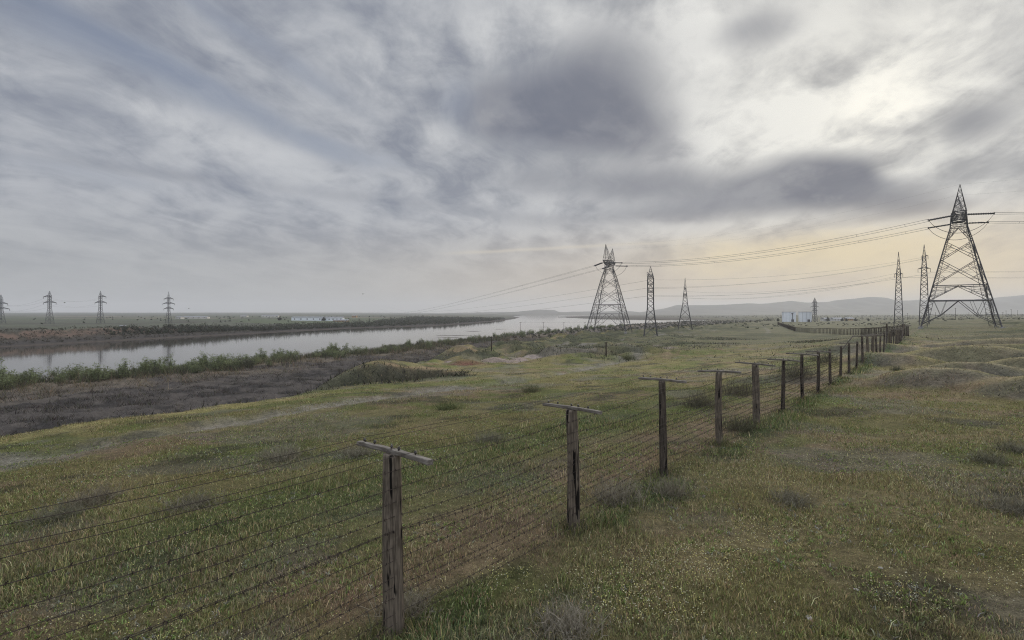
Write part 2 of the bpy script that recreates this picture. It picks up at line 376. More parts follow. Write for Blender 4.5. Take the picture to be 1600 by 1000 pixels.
def ground_rgb(x, y, z, s, t, e, q, q2, er, gd, bd, k):
    col, lush = veg_mix(x, y, s, t)
    def mx(c, m):
        nonlocal col
        col = col + (np.array(c) - col) * np.clip(m, 0, 1)[:, None]
    r = np.hypot(x, y)
    n1 = fbm(x / 3.0, y / 3.0, 111, 4); n2 = fbm(x / 14, y / 10, 112, 4); n3 = fbm(x / 45, y / 30, 113, 4)
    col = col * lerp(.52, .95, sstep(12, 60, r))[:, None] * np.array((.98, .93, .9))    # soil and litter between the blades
    pw = seg_dist(x, y, PATH)
    mx(BARE * .8, sstep(1.2, .4, pw + (n1 - .5) * 2.6) * .7)
    mx(GREY, sstep(2.6, 1.0, pw + (n1 - .5) * 3) * .3)
    mx((.30, .26, .22), sstep(1.5, .6, seg_dist(x, y, TRACK)) * .8)
    # bright lip of the slope
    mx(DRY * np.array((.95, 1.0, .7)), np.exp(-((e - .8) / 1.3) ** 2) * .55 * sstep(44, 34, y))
    # pale eroded soil
    for px_, py_, rx, ry, c in ((-5, 80, 11, 5, (.29, .225, .2)), (7, 86, 8, 3.5, (.33, .27, .24)), (21, 107, 11, 5, (.30, .24, .2)), (15, 122, 9, 4, (.30, .27, .25)), (36, 164, 11, 5, (.34, .3, .28)), (25, 172, 9, 5, (.33, .3, .28)),
                             (70, 222, 10, 7, (.38, .35, .33)), (44, 190, 10, 6, (.3, .27, .25)), (54, 140, 10, 5, (.26, .22, .18)), (10, 145, 8, 5, (.28, .24, .21)), (34, 128, 9, 3, (.27, .22, .19)), (26, 100, 8, 2.5, (.28, .22, .19)), (48, 118, 12, 2.5, (.27, .22, .19)), (12, 112, 6, 2.5, (.3, .26, .23)), (60, 175, 14, 4, (.3, .27, .24)), (85, 260, 14, 6, (.32, .29, .27)), (110, 300, 12, 6, (.34, .31, .29))):
        m = 1 - ((x - px_) / rx) ** 2 - ((y - py_) / ry) ** 2 + (n1 - .5) * 2.6 + (n2 - .5) * 1.2
        mx(c, sstep(.1, .55, m) * .9)
    mx((.19, .09, .068), sstep(3.4, 2.2, bd) * sstep(.8, 1.4, bd) * sstep(.3, .45, n1))
    mx(DARK * .8, sstep(6.0, 3.5, gd + (n1 - .5) * 5) * .9)
    mx(DARK * 1.1, er * sstep(.54, .62, n2) * .8)
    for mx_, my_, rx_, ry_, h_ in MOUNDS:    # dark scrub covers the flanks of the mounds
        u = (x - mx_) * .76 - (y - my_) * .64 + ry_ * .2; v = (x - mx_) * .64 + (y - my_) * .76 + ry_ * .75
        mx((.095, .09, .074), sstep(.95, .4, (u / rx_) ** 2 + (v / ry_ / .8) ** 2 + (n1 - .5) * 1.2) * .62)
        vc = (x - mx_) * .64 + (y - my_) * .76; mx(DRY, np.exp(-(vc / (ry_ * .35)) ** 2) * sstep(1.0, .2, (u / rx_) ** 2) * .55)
    # slope and floodplain
    sl = sstep(.5, 5, -e + (n1 - .5) * 3)
    mx((.105, .108, .056), sl)
    mx((.065, .06, .046), sl * sstep(.45, .62, n1))
    fpm = sstep(.45, .9, k)
    mx((.075, .07, .045), fpm)
    fpm = fpm * sstep(-7.6, -9.2, z)
    mx((.072, .063, .056), fpm)
    mx((.04, .036, .033), fpm * sstep(.48, .60, n1 * .6 + n2 * .4))
    fpm = fpm * sstep(-8.2, -9.4, z)
    reed = sstep(60, 14, q + (n2 - .5) * 50) * fpm
    mx((.17, .138, .10), reed * sstep(.38, .6, n2) * .85)
    mx((.045, .05, .03), fpm * sstep(16, 5, q) * .8)
    mx((.085, .07, .055), fpm * sstep(1.6, .3, q))
    # far bank
    fm = (q2 > -6) * 1.0
    mx((.092, .096, .07), fm)
    mx((.07, .068, .054), fm * sstep(.5, .62, n3))
    fields = vnoise(x / 260 + y / 900, y / 130, 120)
    mx((.088, .102, .062), fm * sstep(60, 120, q2) * (fields > .62))
    mx((.18, .155, .115), fm * sstep(60, 120, q2) * (fields < .17) * .8)
    mx((.062, .054, .043), fm * sstep(1, 4, q2) * sstep(27, 20, q2) * sstep(420, 330, y))
    mx((.14, .095, .072), fm * sstep(15, 18, q2 + (n1 - .5) * 5) * sstep(27, 22, q2) * sstep(380, 300, y) * sstep(.34, .5, n2 * .5 + n1 * .5) * .8)
    mx((.05, .044, .04), fm * sstep(15, 9, q2 + (n1 - .5) * 5) * sstep(1, 3, q2))
    mx((.07, .055, .045), fm * sstep(3, 1, q2))
    mx((.05, .05, .036), fm * sstep(1800, 3500, r) * .7)
    mx(np.array((.078, .08, .05)), sstep(50, 160, r) * (e > 2) * .7)
    mx(np.array((.05, .055, .032)), sstep(60, 120, y) * (e > 2) * sstep(.52, .62, fbm(x / 16, y / 26, 115, 4)) * .7)
    # low far land on the near side
    nf = (q2 < -6) * sstep(500, 1400, r)
    mx((.07, .072, .045), nf * .8)
    bars = (z > WATER - .3) & (q < -2) & (q2 < -4)
    mx((.055, .05, .04), bars * 1.0)
    return np.clip(col * (.9 + .2 * vnoise(x / .21, y / .21, 130))[:, None], .01, 1)

def mat_base(name, rough=.9, spec=.15):
    m = bpy.data.materials.new(name); m.use_nodes = True; nt = m.node_tree
    b = nt.nodes['Principled BSDF']; b.inputs['Roughness'].default_value = rough; b.inputs['Specular IOR Level'].default_value = spec
    return m, NG(nt), b
def mat_attr(name, fine=(), bump=None, rough=.95, spec=.08, transl=0.0):
    """colour attribute with noise variation: fine = [(scale, amount)]"""
    m, g, b = mat_base(name, rough, spec)
    a = g.n('ShaderNodeAttribute', attribute_name='Col'); c = a.outputs['Color']
    co = g.n('ShaderNodeTexCoord').outputs['Object']
    for sc, amt in fine:
        n = g.ss(g.noise(co, sc, 4, .65), .3, .7, 1 - amt, 1 + amt)
        c = g.mix(1.0, c, g.vec(n, n, n), 'MULTIPLY')
    g.put(c, b.inputs['Base Color'])
    if bump:
        h = g.noise(co, bump[0], 6, .7); bn = g.n('ShaderNodeBump'); bn.inputs['Strength'].default_value = bump[1]; bn.inputs['Distance'].default_value = bump[2]
        g.put(h, bn.inputs['Height']); g.put(bn.outputs[0], b.inputs['Normal'])
    if transl:
        tr = g.n('ShaderNodeBsdfTranslucent'); g.put(c, tr.inputs[0]); mxs = g.n('ShaderNodeMixShader'); mxs.inputs[0].default_value = transl
        g.put(b.outputs[0], mxs.inputs[1]); g.put(tr.outputs[0], mxs.inputs[2])
        out = [n for n in g.nt.nodes if n.type == 'OUTPUT_MATERIAL'][0]; g.put(mxs.outputs[0], out.inputs[0])
    return m
def mat_noise(name, c1, c2, scale=4.0, rough=.8, spec=.2, stretch=None, metal=0.0, bump=0.0, detail=6, lo=.35, hi=.65):
    m, g, b = mat_base(name, rough, spec); b.inputs['Metallic'].default_value = metal
    co = g.n('ShaderNodeTexCoord').outputs['Object']
    if stretch:
        mp = g.n('ShaderNodeMapping'); g.put(co, mp.inputs[0]); mp.inputs['Scale'].default_value = stretch; co = mp.outputs[0]
    f = g.noise(co, scale, detail, .6)
    g.put(g.mix(g.ss(f, lo, hi), c1, c2), b.inputs['Base Color'])
    if bump:
        bn = g.n('ShaderNodeBump'); bn.inputs['Strength'].default_value = bump; bn.inputs['Distance'].default_value = .02; g.put(f, bn.inputs['Height']); g.put(bn.outputs[0], b.inputs['Normal'])
    return m

M_ground = mat_attr('steppe_ground', [(.9, .18), (7.0, .3), (38.0, .35)], (14.0, .9, .06))
M_grass = mat_attr('grass_blades', [], None, .9, .1, .25)
M_twig = mat_attr('twigs_and_leaves', [], None, .95, .05, .3)

def build_ground():
    fine = np.arange(-64, 64.01, .145); coarse = np.concatenate([np.arange(-180, -64, 3.0), fine, np.arange(66, 180, 3.0)])
    az = np.radians(coarse); rr = np.concatenate([[.4, 1.0], np.exp(np.linspace(math.log(1.8), math.log(11000), 1000))])
    A, RR = np.meshgrid(az, rr); x = (np.sin(A) * RR).ravel(); y = (np.cos(A) * RR).ravel()
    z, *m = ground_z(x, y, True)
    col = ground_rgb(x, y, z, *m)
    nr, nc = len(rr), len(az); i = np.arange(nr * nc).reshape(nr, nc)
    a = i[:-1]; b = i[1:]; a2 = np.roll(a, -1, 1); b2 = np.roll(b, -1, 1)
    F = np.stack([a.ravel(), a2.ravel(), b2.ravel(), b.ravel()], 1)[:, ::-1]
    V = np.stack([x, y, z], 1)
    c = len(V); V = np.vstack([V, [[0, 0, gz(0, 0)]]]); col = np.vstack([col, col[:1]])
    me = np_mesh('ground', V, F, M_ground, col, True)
    bm = bmesh.new(); bm.from_mesh(me); bm.verts.ensure_lookup_table()
    for k in range(nc):
        f = bm.faces.new((bm.verts[c], bm.verts[(k + 1) % nc], bm.verts[k])); f.smooth = True
    bm.to_mesh(me); bm.free()
    tag(link_mesh('ground', me), kind='structure')
build_ground()

def build_water():
    m, g, b = mat_base('river_water', .06, .5)
    b.inputs['Base Color'].default_value = (.05, .043, .034, 1); b.inputs['IOR'].default_value = 1.33
    co = g.n('ShaderNodeTexCoord').outputs['Object']
    mp = g.n('ShaderNodeMapping'); g.put(co, mp.inputs[0]); mp.inputs['Scale'].default_value = (.5, 1.4, 1); mp.inputs['Rotation'].default_value = (0, 0, R(20))
    bn = g.n('ShaderNodeBump'); bn.inputs['Strength'].default_value = .05; bn.inputs['Distance'].default_value = .05
    g.put(g.noise(mp.outputs[0], .8, 4, .6), bn.inputs['Height']); g.put(bn.outputs[0], b.inputs['Normal'])
    ys = np.concatenate([np.linspace(-600, 1000, 60), np.linspace(1100, 10500, 40)]); n = len(ys)
    left = np.interp(ys, QY, QX) - 60; right = np.interp(ys, NY, NX) + 60 + np.where(ys > 1000, (ys - 1000) * .25, 0)
    V = np.concatenate([np.stack([left, ys, np.full(n, WATER)], 1), np.stack([right, ys, np.full(n, WATER)], 1)])
    F = np.array([(k, n + k, n + k + 1, k + 1) for k in range(n - 1)])
    tag(link_mesh('river', np_mesh('river', V, F, m, None, True)), kind='structure')
build_water()

def build_mountains():
    P = np.array([(700, 489), (800, 488), (830, 485.5), (865, 484.5), (874, 488), (940, 487.2), (985, 486.5), (1003, 488.5), (1040, 482), (1060, 477), (1100, 477), (1160, 475), (1200, 474), (1235, 470), (1260, 473), (1290, 472), (1330, 467), (1360, 464),
                  (1385, 466), (1400, 470.5), (1440, 468.5), (1500, 470), (1560, 465), (1600, 461), (1700, 456), (1850, 463), (2000, 468), (2300, 472), (2600, 489)], float)
    nx, ny = 620, 46
    px = np.linspace(700, 2600, nx); yy = np.linspace(3900, 6600, ny); D = 5000.
    PX, YY = np.meshgrid(px, yy); X = (PX - 800) / 800 * D
    crest = CAMH + (489 - np.interp(PX, P[:, 0], P[:, 1])) * D / 800 + 12
    crest = crest + (fbm(PX / 16, PX * 0 + 3, 201, 5) - .5) * 12
    wob = (fbm(X / 900, YY / 900, 202, 4) - .5)
    u = (YY - D) / np.where(YY < D, 1000, 1500) + wob * .35 * sstep(0, 400, np.abs(YY - D))
    prof = np.clip(1 - np.abs(u), 0, 1) ** 1.15
    rid = 1 - np.abs(fbm(X / 260, YY / 420, 203, 5) - .5) * 1.3 * sstep(0, 500, np.abs(YY - D))
    Z = -12 + (crest + 4) * prof * rid
    col = np.broadcast_to(np.array((.085, .078, .06)), (nx * ny, 3)) * (.7 + .6 * fbm(X.ravel() / 150, YY.ravel() / 150, 204, 4))[:, None]
    i = np.arange(nx * ny).reshape(ny, nx)
    F = np.stack([i[:-1, :-1].ravel(), i[:-1, 1:].ravel(), i[1:, 1:].ravel(), i[1:, :-1].ravel()], 1)
    me = np_mesh('mountains', np.stack([X.ravel(), YY.ravel(), Z.ravel()], 1), F, mat_attr('bare_mountain', [(.01, .3)]), col, True)
    tag(link_mesh('mountains', me), kind='structure')
build_mountains()

def build_haze():
    m = bpy.data.materials.new('haze'); m.use_nodes = True; nt = m.node_tree; nt.nodes.clear()
    v = nt.nodes.new('ShaderNodeVolumePrincipled'); v.inputs['Color'].default_value = (.86, .87, .9, 1); v.inputs['Density'].default_value = 1.55e-4; v.inputs['Anisotropy'].default_value = .25
    o = nt.nodes.new('ShaderNodeOutputMaterial'); nt.links.new(v.outputs[0], o.inputs['Volume'])
    b = MB(); b.box((0, 0, (225 - 14.4) / 2), (23000, 23000, 225 + 14.4))
    tag(b.build('haze', m), kind='stuff')
build_haze()

# ---------------------------------------------------------------- grass and ground cover
def blades(x, y, h, w, lean, seg2, rgb, jitter=.25):
    """upright curved blades; returns V, F(tri), colours"""
    n = len(x); z = ground_z(x, y) - .01
    a = rng.uniform(0, 2 * np.pi, n); la = rng.uniform(0, 2 * np.pi, n)
    dx, dy = np.cos(a) * w / 2, np.sin(a) * w / 2
    lx, ly = np.cos(la) * lean * h, np.sin(la) * lean * h
    c = np.clip(rgb * rng.normal(1, jitter, (n, 1)).clip(.35, 1.9) * rng.normal(1, .07, (n, 3)), .012, .6)
    if seg2:
        P = [np.stack([x - dx, y - dy, z], 1), np.stack([x + dx, y + dy, z], 1),
             np.stack([x - dx * .75 + lx * .35, y - dy * .75 + ly * .35, z + h * .6], 1), np.stack([x + dx * .75 + lx * .35, y + dy * .75 + ly * .35, z + h * .6], 1),
             np.stack([x + lx, y + ly, z + h * (1 - .25 * lean)], 1)]
        V = np.stack(P, 1).reshape(-1, 3); i = np.arange(n)[:, None] * 5
        F = np.concatenate([i + [0, 1, 3], i + [0, 3, 2], i + [2, 3, 4]]); return V, F, np.repeat(c, 5, 0)
    P = [np.stack([x - dx, y - dy, z], 1), np.stack([x + dx, y + dy, z], 1), np.stack([x + lx, y + ly, z + h], 1)]
    V = np.stack(P, 1).reshape(-1, 3); i = np.arange(n)[:, None] * 3
    return V, i + [0, 1, 2], np.repeat(c, 3, 0)
def wedge(n, r0, r1, p, half=54):
    """points in a sector in front of the viewer, areal density ~ r^-p"""
    u = rng.random(n); k = 2 - p
    r = (r0 ** k + u * (r1 ** k - r0 ** k)) ** (1 / k) if abs(k) > 1e-3 else r0 * (r1 / r0) ** u
    a = np.radians(rng.uniform(-half, half, n)); return np.sin(a) * r, np.cos(a) * r
def join(parts):
    V, F, Cc = [], [], []; o = 0
    for v, f, c in parts: V.append(v); F.append(f + o); Cc.append(c); o += len(v)
    return np.concatenate(V), np.concatenate(F), np.concatenate(Cc)
def build_grass():
    parts = []
    for n, r0, r1, p, two, hs, ws in ((420000, 3.6, 15, 1.5, True, .8, 1.0), (420000, 13, 34, 1.5, False, .95, 1.8), (300000, 30, 95, 1.5, False, 1.15, 4.0), (80000, 80, 240, 1.5, False, 1.4, 11)):
        x, y = wedge(n, r0, r1, p)
        # gather into tussocks
        cl = rng.random(n) < .6; cell = .22 * hs * (1 if r1 < 20 else 2)
        gx = np.floor(x / cell); gy = np.floor(y / cell); jx = (gx + hash2(gx, gy, 301)) * cell; jy = (gy + hash2(gx, gy, 302)) * cell
        x = np.where(cl, jx + rng.normal(0, cell * .28, n), x); y = np.where(cl, jy + rng.normal(0, cell * .28, n), y)
        s, t, e, q, q2 = coords(x, y)
        col, lush = veg_mix(x, y, s, t)
        cover = fbm(x / 1.6, y / 1.6, 303, 4)
        keep = (e > -4) & (rng.random(n) < .6 + .5 * sstep(.35, .55, cover)) & ((seg_dist(x, y, PATH) > .7) | (rng.random(n) < .3))
        x, y, col, lush, cover = x[keep], y[keep], col[keep], lush[keep], cover[keep]; n = len(x)
        hgt = (.025 + .065 * rng.random(n) ** 1.8) * (.6 + .9 * sstep(.4, .65, cover)) * (1 + 1.3 * np.clip(lush, 0, 1)) * hs
        stalk = rng.random(n) < .05; hgt = np.where(stalk, hgt * 1.5 + .02, hgt)
        col = np.where(stalk[:, None] & (rng.random(n) < .6)[:, None], DRY * 1.35, col)
        # single dry or seeding blades among the green
        z = rng.random(n); col = np.where((z < .16)[:, None], DRY * 1.15, col); col = np.where(((z > .16) & (z < .24))[:, None], RUST, col); col = np.where(((z > .24) & (z < .40))[:, None], GREEN * 1.1, col)
        w = rng.uniform(.004, .011, n) * ws * (1 + .7 * np.clip(lush, 0, 1))
        parts.append(blades(x, y, hgt, w, rng.uniform(.15, .8, n), two, col * 1.24, .42))
    # low broad-leaved herbs
    n = 230000; x, y = wedge(n, 3.6, 30, 1.5); pt = fbm(x / 1.3, y / 1.3, 331, 4); keep = (rng.random(n) < sstep(.38, .6, pt)); x, y = x[keep], y[keep]; n = len(x)
    gx = np.floor(x / .13); gy = np.floor(y / .13); x = np.where(rng.random(n) < .7, (gx + hash2(gx, gy, 311)) * .13 + rng.normal(0, .02, n), x); y = np.where(rng.random(n) < .7, (gy + hash2(gx, gy, 312)) * .13 + rng.normal(0, .02, n), y)
    s, t, e, q, q2 = coords(x, y); col, lush = veg_mix(x, y, s, t); hue = hash2(gx, gy, 313)
    col = np.where((hue < .45)[:, None], np.array((.15, .19, .062)), np.where((hue < .62)[:, None], np.array((.22, .225, .10)), np.where((hue < .72)[:, None], np.array((.2, .2, .16)), col * 1.2)))
    keep = e > -3; x, y, col = x[keep], y[keep], col[keep]; n = len(x)
    parts.append(blades(x, y, rng.uniform(.03, .085, n), rng.uniform(.008, .022, n) * np.where(np.hypot(x, y) > 14, 1.6, 1), rng.uniform(.5, 1.3, n), True, col * 1.1, .35))
    for k in range(-1, 14):    # taller growth left uncut round the posts
        p = F0 + FD * k; n = 420 if k < 6 else 200; a = rng.uniform(0, 6.28, n); r_ = .10 + np.abs(rng.normal(0, .20, n)); x = p[0] + np.cos(a) * r_; y = p[1] + np.sin(a) * r_
        z = rng.random(n); col = np.where((z < .4)[:, None], GREEN, np.where((z < .7)[:, None], DARK * 1.4, DRY))
        parts.append(blades(x, y, rng.uniform(.06, .26, n), rng.uniform(.005, .012, n) * (1 if k < 4 else 2), rng.uniform(.2, .9, n), True, col, .35))
    V, F, c = join(parts)
    tag(link_mesh('grass', np_mesh('grass', V, F, M_grass, c)), 'short olive steppe grass with dry brown patches around the wire fence', 'grass', kind='stuff')
build_grass()

def build_flowers():
    n = 110000; x, y = wedge(n, 4, 26, 1.3)
    s, t, e, q, q2 = coords(x, y)
    pat = fbm(x / 2.4, y / 2.4, 321, 4)
    keep = (rng.random(n) < sstep(.47, .64, pat) * np.where((x - F0[0]) * FN[0] + (y - F0[1]) * FN[1] > -.5, 1, .35) + .03) & (e > 0); x, y = x[keep], y[keep]; n = len(x)
    z = ground_z(x, y) + rng.uniform(.04, .10, n); sz = rng.uniform(.005, .0105, n)
    a = rng.uniform(0, 6.28, n); til = rng.uniform(-.5, .5, (n, 2))
    V = []
    for k in range(4):
        th = a + k * np.pi / 2; ox, oy = np.cos(th) * sz, np.sin(th) * sz
        V.append(np.stack([x + ox, y + oy, z + ox * til[:, 0] + oy * til[:, 1]], 1))
    V = np.stack(V, 1).reshape(-1, 3); F = np.arange(n)[:, None] * 4 + [0, 1, 2, 3]
    pal = np.array([(.50, .46, .16), (.48, .46, .27), (.46, .44, .33), (.40, .38, .15)]); c = pal[rng.integers(0, 4, n)]
    tag(link_mesh('wildflowers', np_mesh('wildflowers', V, F, M_grass, np.repeat(c, 4, 0))), 'tiny yellow and cream flowers scattered through the steppe grass', 'flowers', kind='stuff')
build_flowers()

def build_floodplain_scrub():
    parts = []
    n = 420000; x = rng.uniform(-150, 60, n); y = 45 + 250 * rng.random(n) ** 1.4
    s, t, e, q, q2 = coords(x, y)
    n1 = fbm(x / 3.0, y / 3.0, 111, 4); n2 = fbm(x / 14, y / 10, 112, 4)
    keep = (e < -5) & (q > 1.5) & (ground_z(x, y) < -8.8) & (rng.random(n) < .25 + sstep(.38, .62, n1)); x, y, q, n1, n2 = x[keep], y[keep], q[keep], n1[keep], n2[keep]; n = len(x)
    col = np.where((rng.random(n) < .5)[:, None], np.array((.092, .079, .07)), np.array((.048, .042, .038)))
    reed = (rng.random(n) < sstep(50, 22, q + (n2 - .5) * 40) * sstep(.34, .55, n2)); col = np.where(reed[:, None], np.array((.17, .135, .09)), col)
    col = np.where((rng.random(n) < .12)[:, None], np.array((.07, .075, .04)), col)
    parts.append(blades(x, y, rng.uniform(.1, .42, n) * (.25 + 2.2 * sstep(.4, .65, fbm(x / 2.2, y / 2.2, 353, 3))) * np.where(reed, 2.6, 1), rng.uniform(.03, .10, n), rng.uniform(.3, 1.3, n), False, col, .45))
    n = 40000; y = 85 + 190 * rng.random(n) ** 1.3; xq = np.interp(y, NY, NX); x = xq + 2 + 26 * rng.random(n) ** 1.4
    pt = fbm(x / 5, y / 5, 351, 3); keep = rng.random(n) < sstep(.36, .56, pt); x, y = x[keep], y[keep]; n = len(x)
    s, t, e, q, q2 = coords(x, y); keep = (q > 1.5) & (e < -8); x, y = x[keep], y[keep]; n = len(x)
    parts.append(blades(x, y, rng.uniform(.5, 2.0, n), rng.uniform(.06, .2, n), rng.uniform(.1, .8, n), False, np.where((rng.random(n) < .5)[:, None], np.array((.10, .115, .06)), np.array((.085, .08, .062))), .4))
    # dark scrub on the slope, in the gully and on the eroded knolls
    n = 130000; x = rng.uniform(-40, 80, n); y = 15 + 210 * rng.random(n) ** 1.3
    z, s, t, e, q, q2, er, gd, bd, k = ground_z(x, y, True)
    n2 = fbm(x / 14, y / 10, 112, 4)
    keep = (rng.random(n) < np.maximum(sstep(5.6, 3.5, gd + (fbm(x / 3, y / 3, 111, 4) - .5) * 5), np.maximum(np.maximum(er * sstep(.53, .62, n2) * .8, sstep(60, 120, y) * (e > 2) * sstep(.53, .63, fbm(x / 16, y / 26, 115, 4)) * .6), (e < -1) * (k < .9) * .5))); x, y = x[keep], y[keep]; n = len(x)
    col = np.where((rng.random(n) < .45)[:, None], np.array((.055, .06, .034)), np.array((.046, .042, .038)))
    parts.append(blades(x, y, rng.uniform(.15, .55, n), rng.uniform(.04, .14, n), rng.uniform(.3, 1.4, n), False, col, .4))
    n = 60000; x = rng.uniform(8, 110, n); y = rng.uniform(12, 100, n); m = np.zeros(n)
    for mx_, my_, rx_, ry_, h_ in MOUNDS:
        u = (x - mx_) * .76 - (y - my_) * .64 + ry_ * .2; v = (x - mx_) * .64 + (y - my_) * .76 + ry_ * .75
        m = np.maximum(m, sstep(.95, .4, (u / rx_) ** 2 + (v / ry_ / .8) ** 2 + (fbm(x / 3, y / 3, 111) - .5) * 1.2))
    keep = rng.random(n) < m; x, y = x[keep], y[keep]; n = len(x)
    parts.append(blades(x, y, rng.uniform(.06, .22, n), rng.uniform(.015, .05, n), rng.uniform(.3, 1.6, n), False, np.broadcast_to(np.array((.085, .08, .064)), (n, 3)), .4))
    V, F, c = join(parts)
    tag(link_mesh('floodplain_scrub', np_mesh('floodplain_scrub', V, F, M_twig, c)), 'dark dead scrub and reeds covering the low ground beside the river', 'scrub', kind='stuff')
build_floodplain_scrub()

def leaf_cloud(cx, cy, cz, r, n, size, col, flat=1.0):
    """n leaf-sized quads in a ragged ball"""
    d = rng.normal(0, 1, (n, 3)); d /= np.linalg.norm(d, axis=1)[:, None]; d *= (rng.random(n) ** .45)[:, None] * r; d[:, 2] *= flat
    P = np.array((cx, cy, cz)) + d
    a = rng.normal(0, 1, (n, 3)); a /= np.linalg.norm(a, axis=1)[:, None]; b = np.cross(a, rng.normal(0, 1, (n, 3))); b /= np.linalg.norm(b, axis=1)[:, None]
    s = size * rng.uniform(.5, 1.3, (n, 1))
    V = np.stack([P - a * s, P + b * s * .5, P + a * s, P - b * s * .5], 1).reshape(-1, 3)
    c = np.array(col) * rng.normal(1, .22, (n, 1)).clip(.4, 1.7)
    return V, np.arange(n)[:, None] * 4 + [0, 1, 2, 3], np.repeat(c, 4, 0)

def bush_parts(seed, h, w, col, plume=True, leaves=900, lsize=.16):
    """riverside bush: a fan of stems, each with a ragged plume of leaves"""
    rs = random.Random(seed); st = MB(); leaf = []
    ns = rs.randint(9, 14)
    for k in range(ns):
        a = rs.uniform(0, 6.28); d = w / 2 * rs.random() ** .6; hh = h * rs.uniform(.6, 1.0) * (1 - .35 * (d / (w / 2)) ** 2)
        bx, by = math.cos(a) * d * .35, math.sin(a) * d * .35; tx, ty = math.cos(a) * d, math.sin(a) * d
        mid = (bx * .5 + tx * .5, by * .5 + ty * .5, hh * .55)
        st.tube([(bx, by, -.2), mid, (tx, ty, hh * .95)], [.05, .035, .012], 4)
        cb = np.array(col) * rs.uniform(.7, 1.3)
        for j in range(6):
            f = rs.uniform(.25, 1.0) if j else 1.0
            leaf.append(leaf_cloud(lerp(bx, tx, f) + rs.uniform(-.2, .2), lerp(by, ty, f) + rs.uniform(-.2, .2), hh * f, (w * .16 + .12) * (1.25 - .65 * f) * rs.uniform(.7, 1.3), leaves // (ns * 6) + 2, lsize, cb, 1.5 if plume else 1.0))
    V, F, c = join(leaf)
    return st, V, F, c
M_stem = mat_noise('grey_bark', (.05, .042, .035), (.10, .09, .075), 3, .95, .1)
def copy_thing(root, loc, rz, sc, label=None, group=None):
    r = root.copy(); C.objects.link(r); r.location = loc; r.rotation_euler = (0, 0, rz); r.scale = sc
    if label: r['label'] = label
    if group: r['group'] = group
    for ch in root.children:
        c = ch.copy(); C.objects.link(c); c.parent = r
        for gch in ch.children:
            d = gch.copy(); C.objects.link(d); d.parent = c
    return r
def bush_proto(name, seed, h, w, col, label, cat, group, **kw):
    st, V, F, c = bush_parts(seed, h, w, col, **kw)
    root = empty(name, (0, 0, 0)); tag(root, label, cat, group)
    fo = link_mesh('foliage', np_mesh('foliage', V, F, M_twig, c), root)
    st.build('stem', M_stem, root)
    return root
def river_bushes():
    protos = [bush_proto('riverside_bush', 11, 4.6, 4.2, (.18, .205, .105), 'leafy green bush in the hedge of bushes on the near river bank', 'bush', 'bushes along the near river bank'),
              bush_proto('riverside_bush', 12, 5.4, 3.6, (.165, .19, .10), 'leafy green bush in the hedge of bushes on the near river bank', 'bush', 'bushes along the near river bank'),
              bush_proto('riverside_bush', 13, 3.4, 4.4, (.20, .22, .115), 'leafy green bush in the hedge of bushes on the near river bank', 'bush', 'bushes along the near river bank'),
              bush_proto('riverside_bush', 14, 3.6, 4.2, (.125, .125, .09), 'leafy green bush in the hedge of bushes on the near river bank', 'bush', 'bushes along the near river bank')]
    used = set(); rs = random.Random(5)
    # (y along the bank, gap back from the water)
    spots = []
    yb = 88.
    while yb < 560:
        xb = float(np.interp(yb, NY, NX))
        for _ in range(3 if yb < 200 else 2):
            dens = .95 if yb < 185 else (.6 if yb < 270 else .8)
            if rs.random() < dens:
                back = 3.5 + (rs.random() ** 1.3) * (24 if yb < 200 else 12) * (1.0 if yb < 300 else 1.8)
                spots.append((xb + back, yb + rs.uniform(-2, 2)))
        yb += 1.3 + yb * .0085
    out = []
    for x, y in spots:
        k = rs.choice([0, 0, 1, 1, 2, 3]); sc = rs.uniform(.55, 1.1) * (1 if y < 185 else .85)
        loc = (x, y, gz(x, y)); p = protos[k]; rz = rs.uniform(0, 6.28); scv = (sc * 1.1, sc * 1.1, sc * rs.uniform(.6, .95))
        if k not in used:
            used.add(k); p.location = loc; p.rotation_euler = (0, 0, rz); p.scale = scv
        else: copy_thing(p, loc, rz, scv)
    return len(spots)
NB = river_bushes()

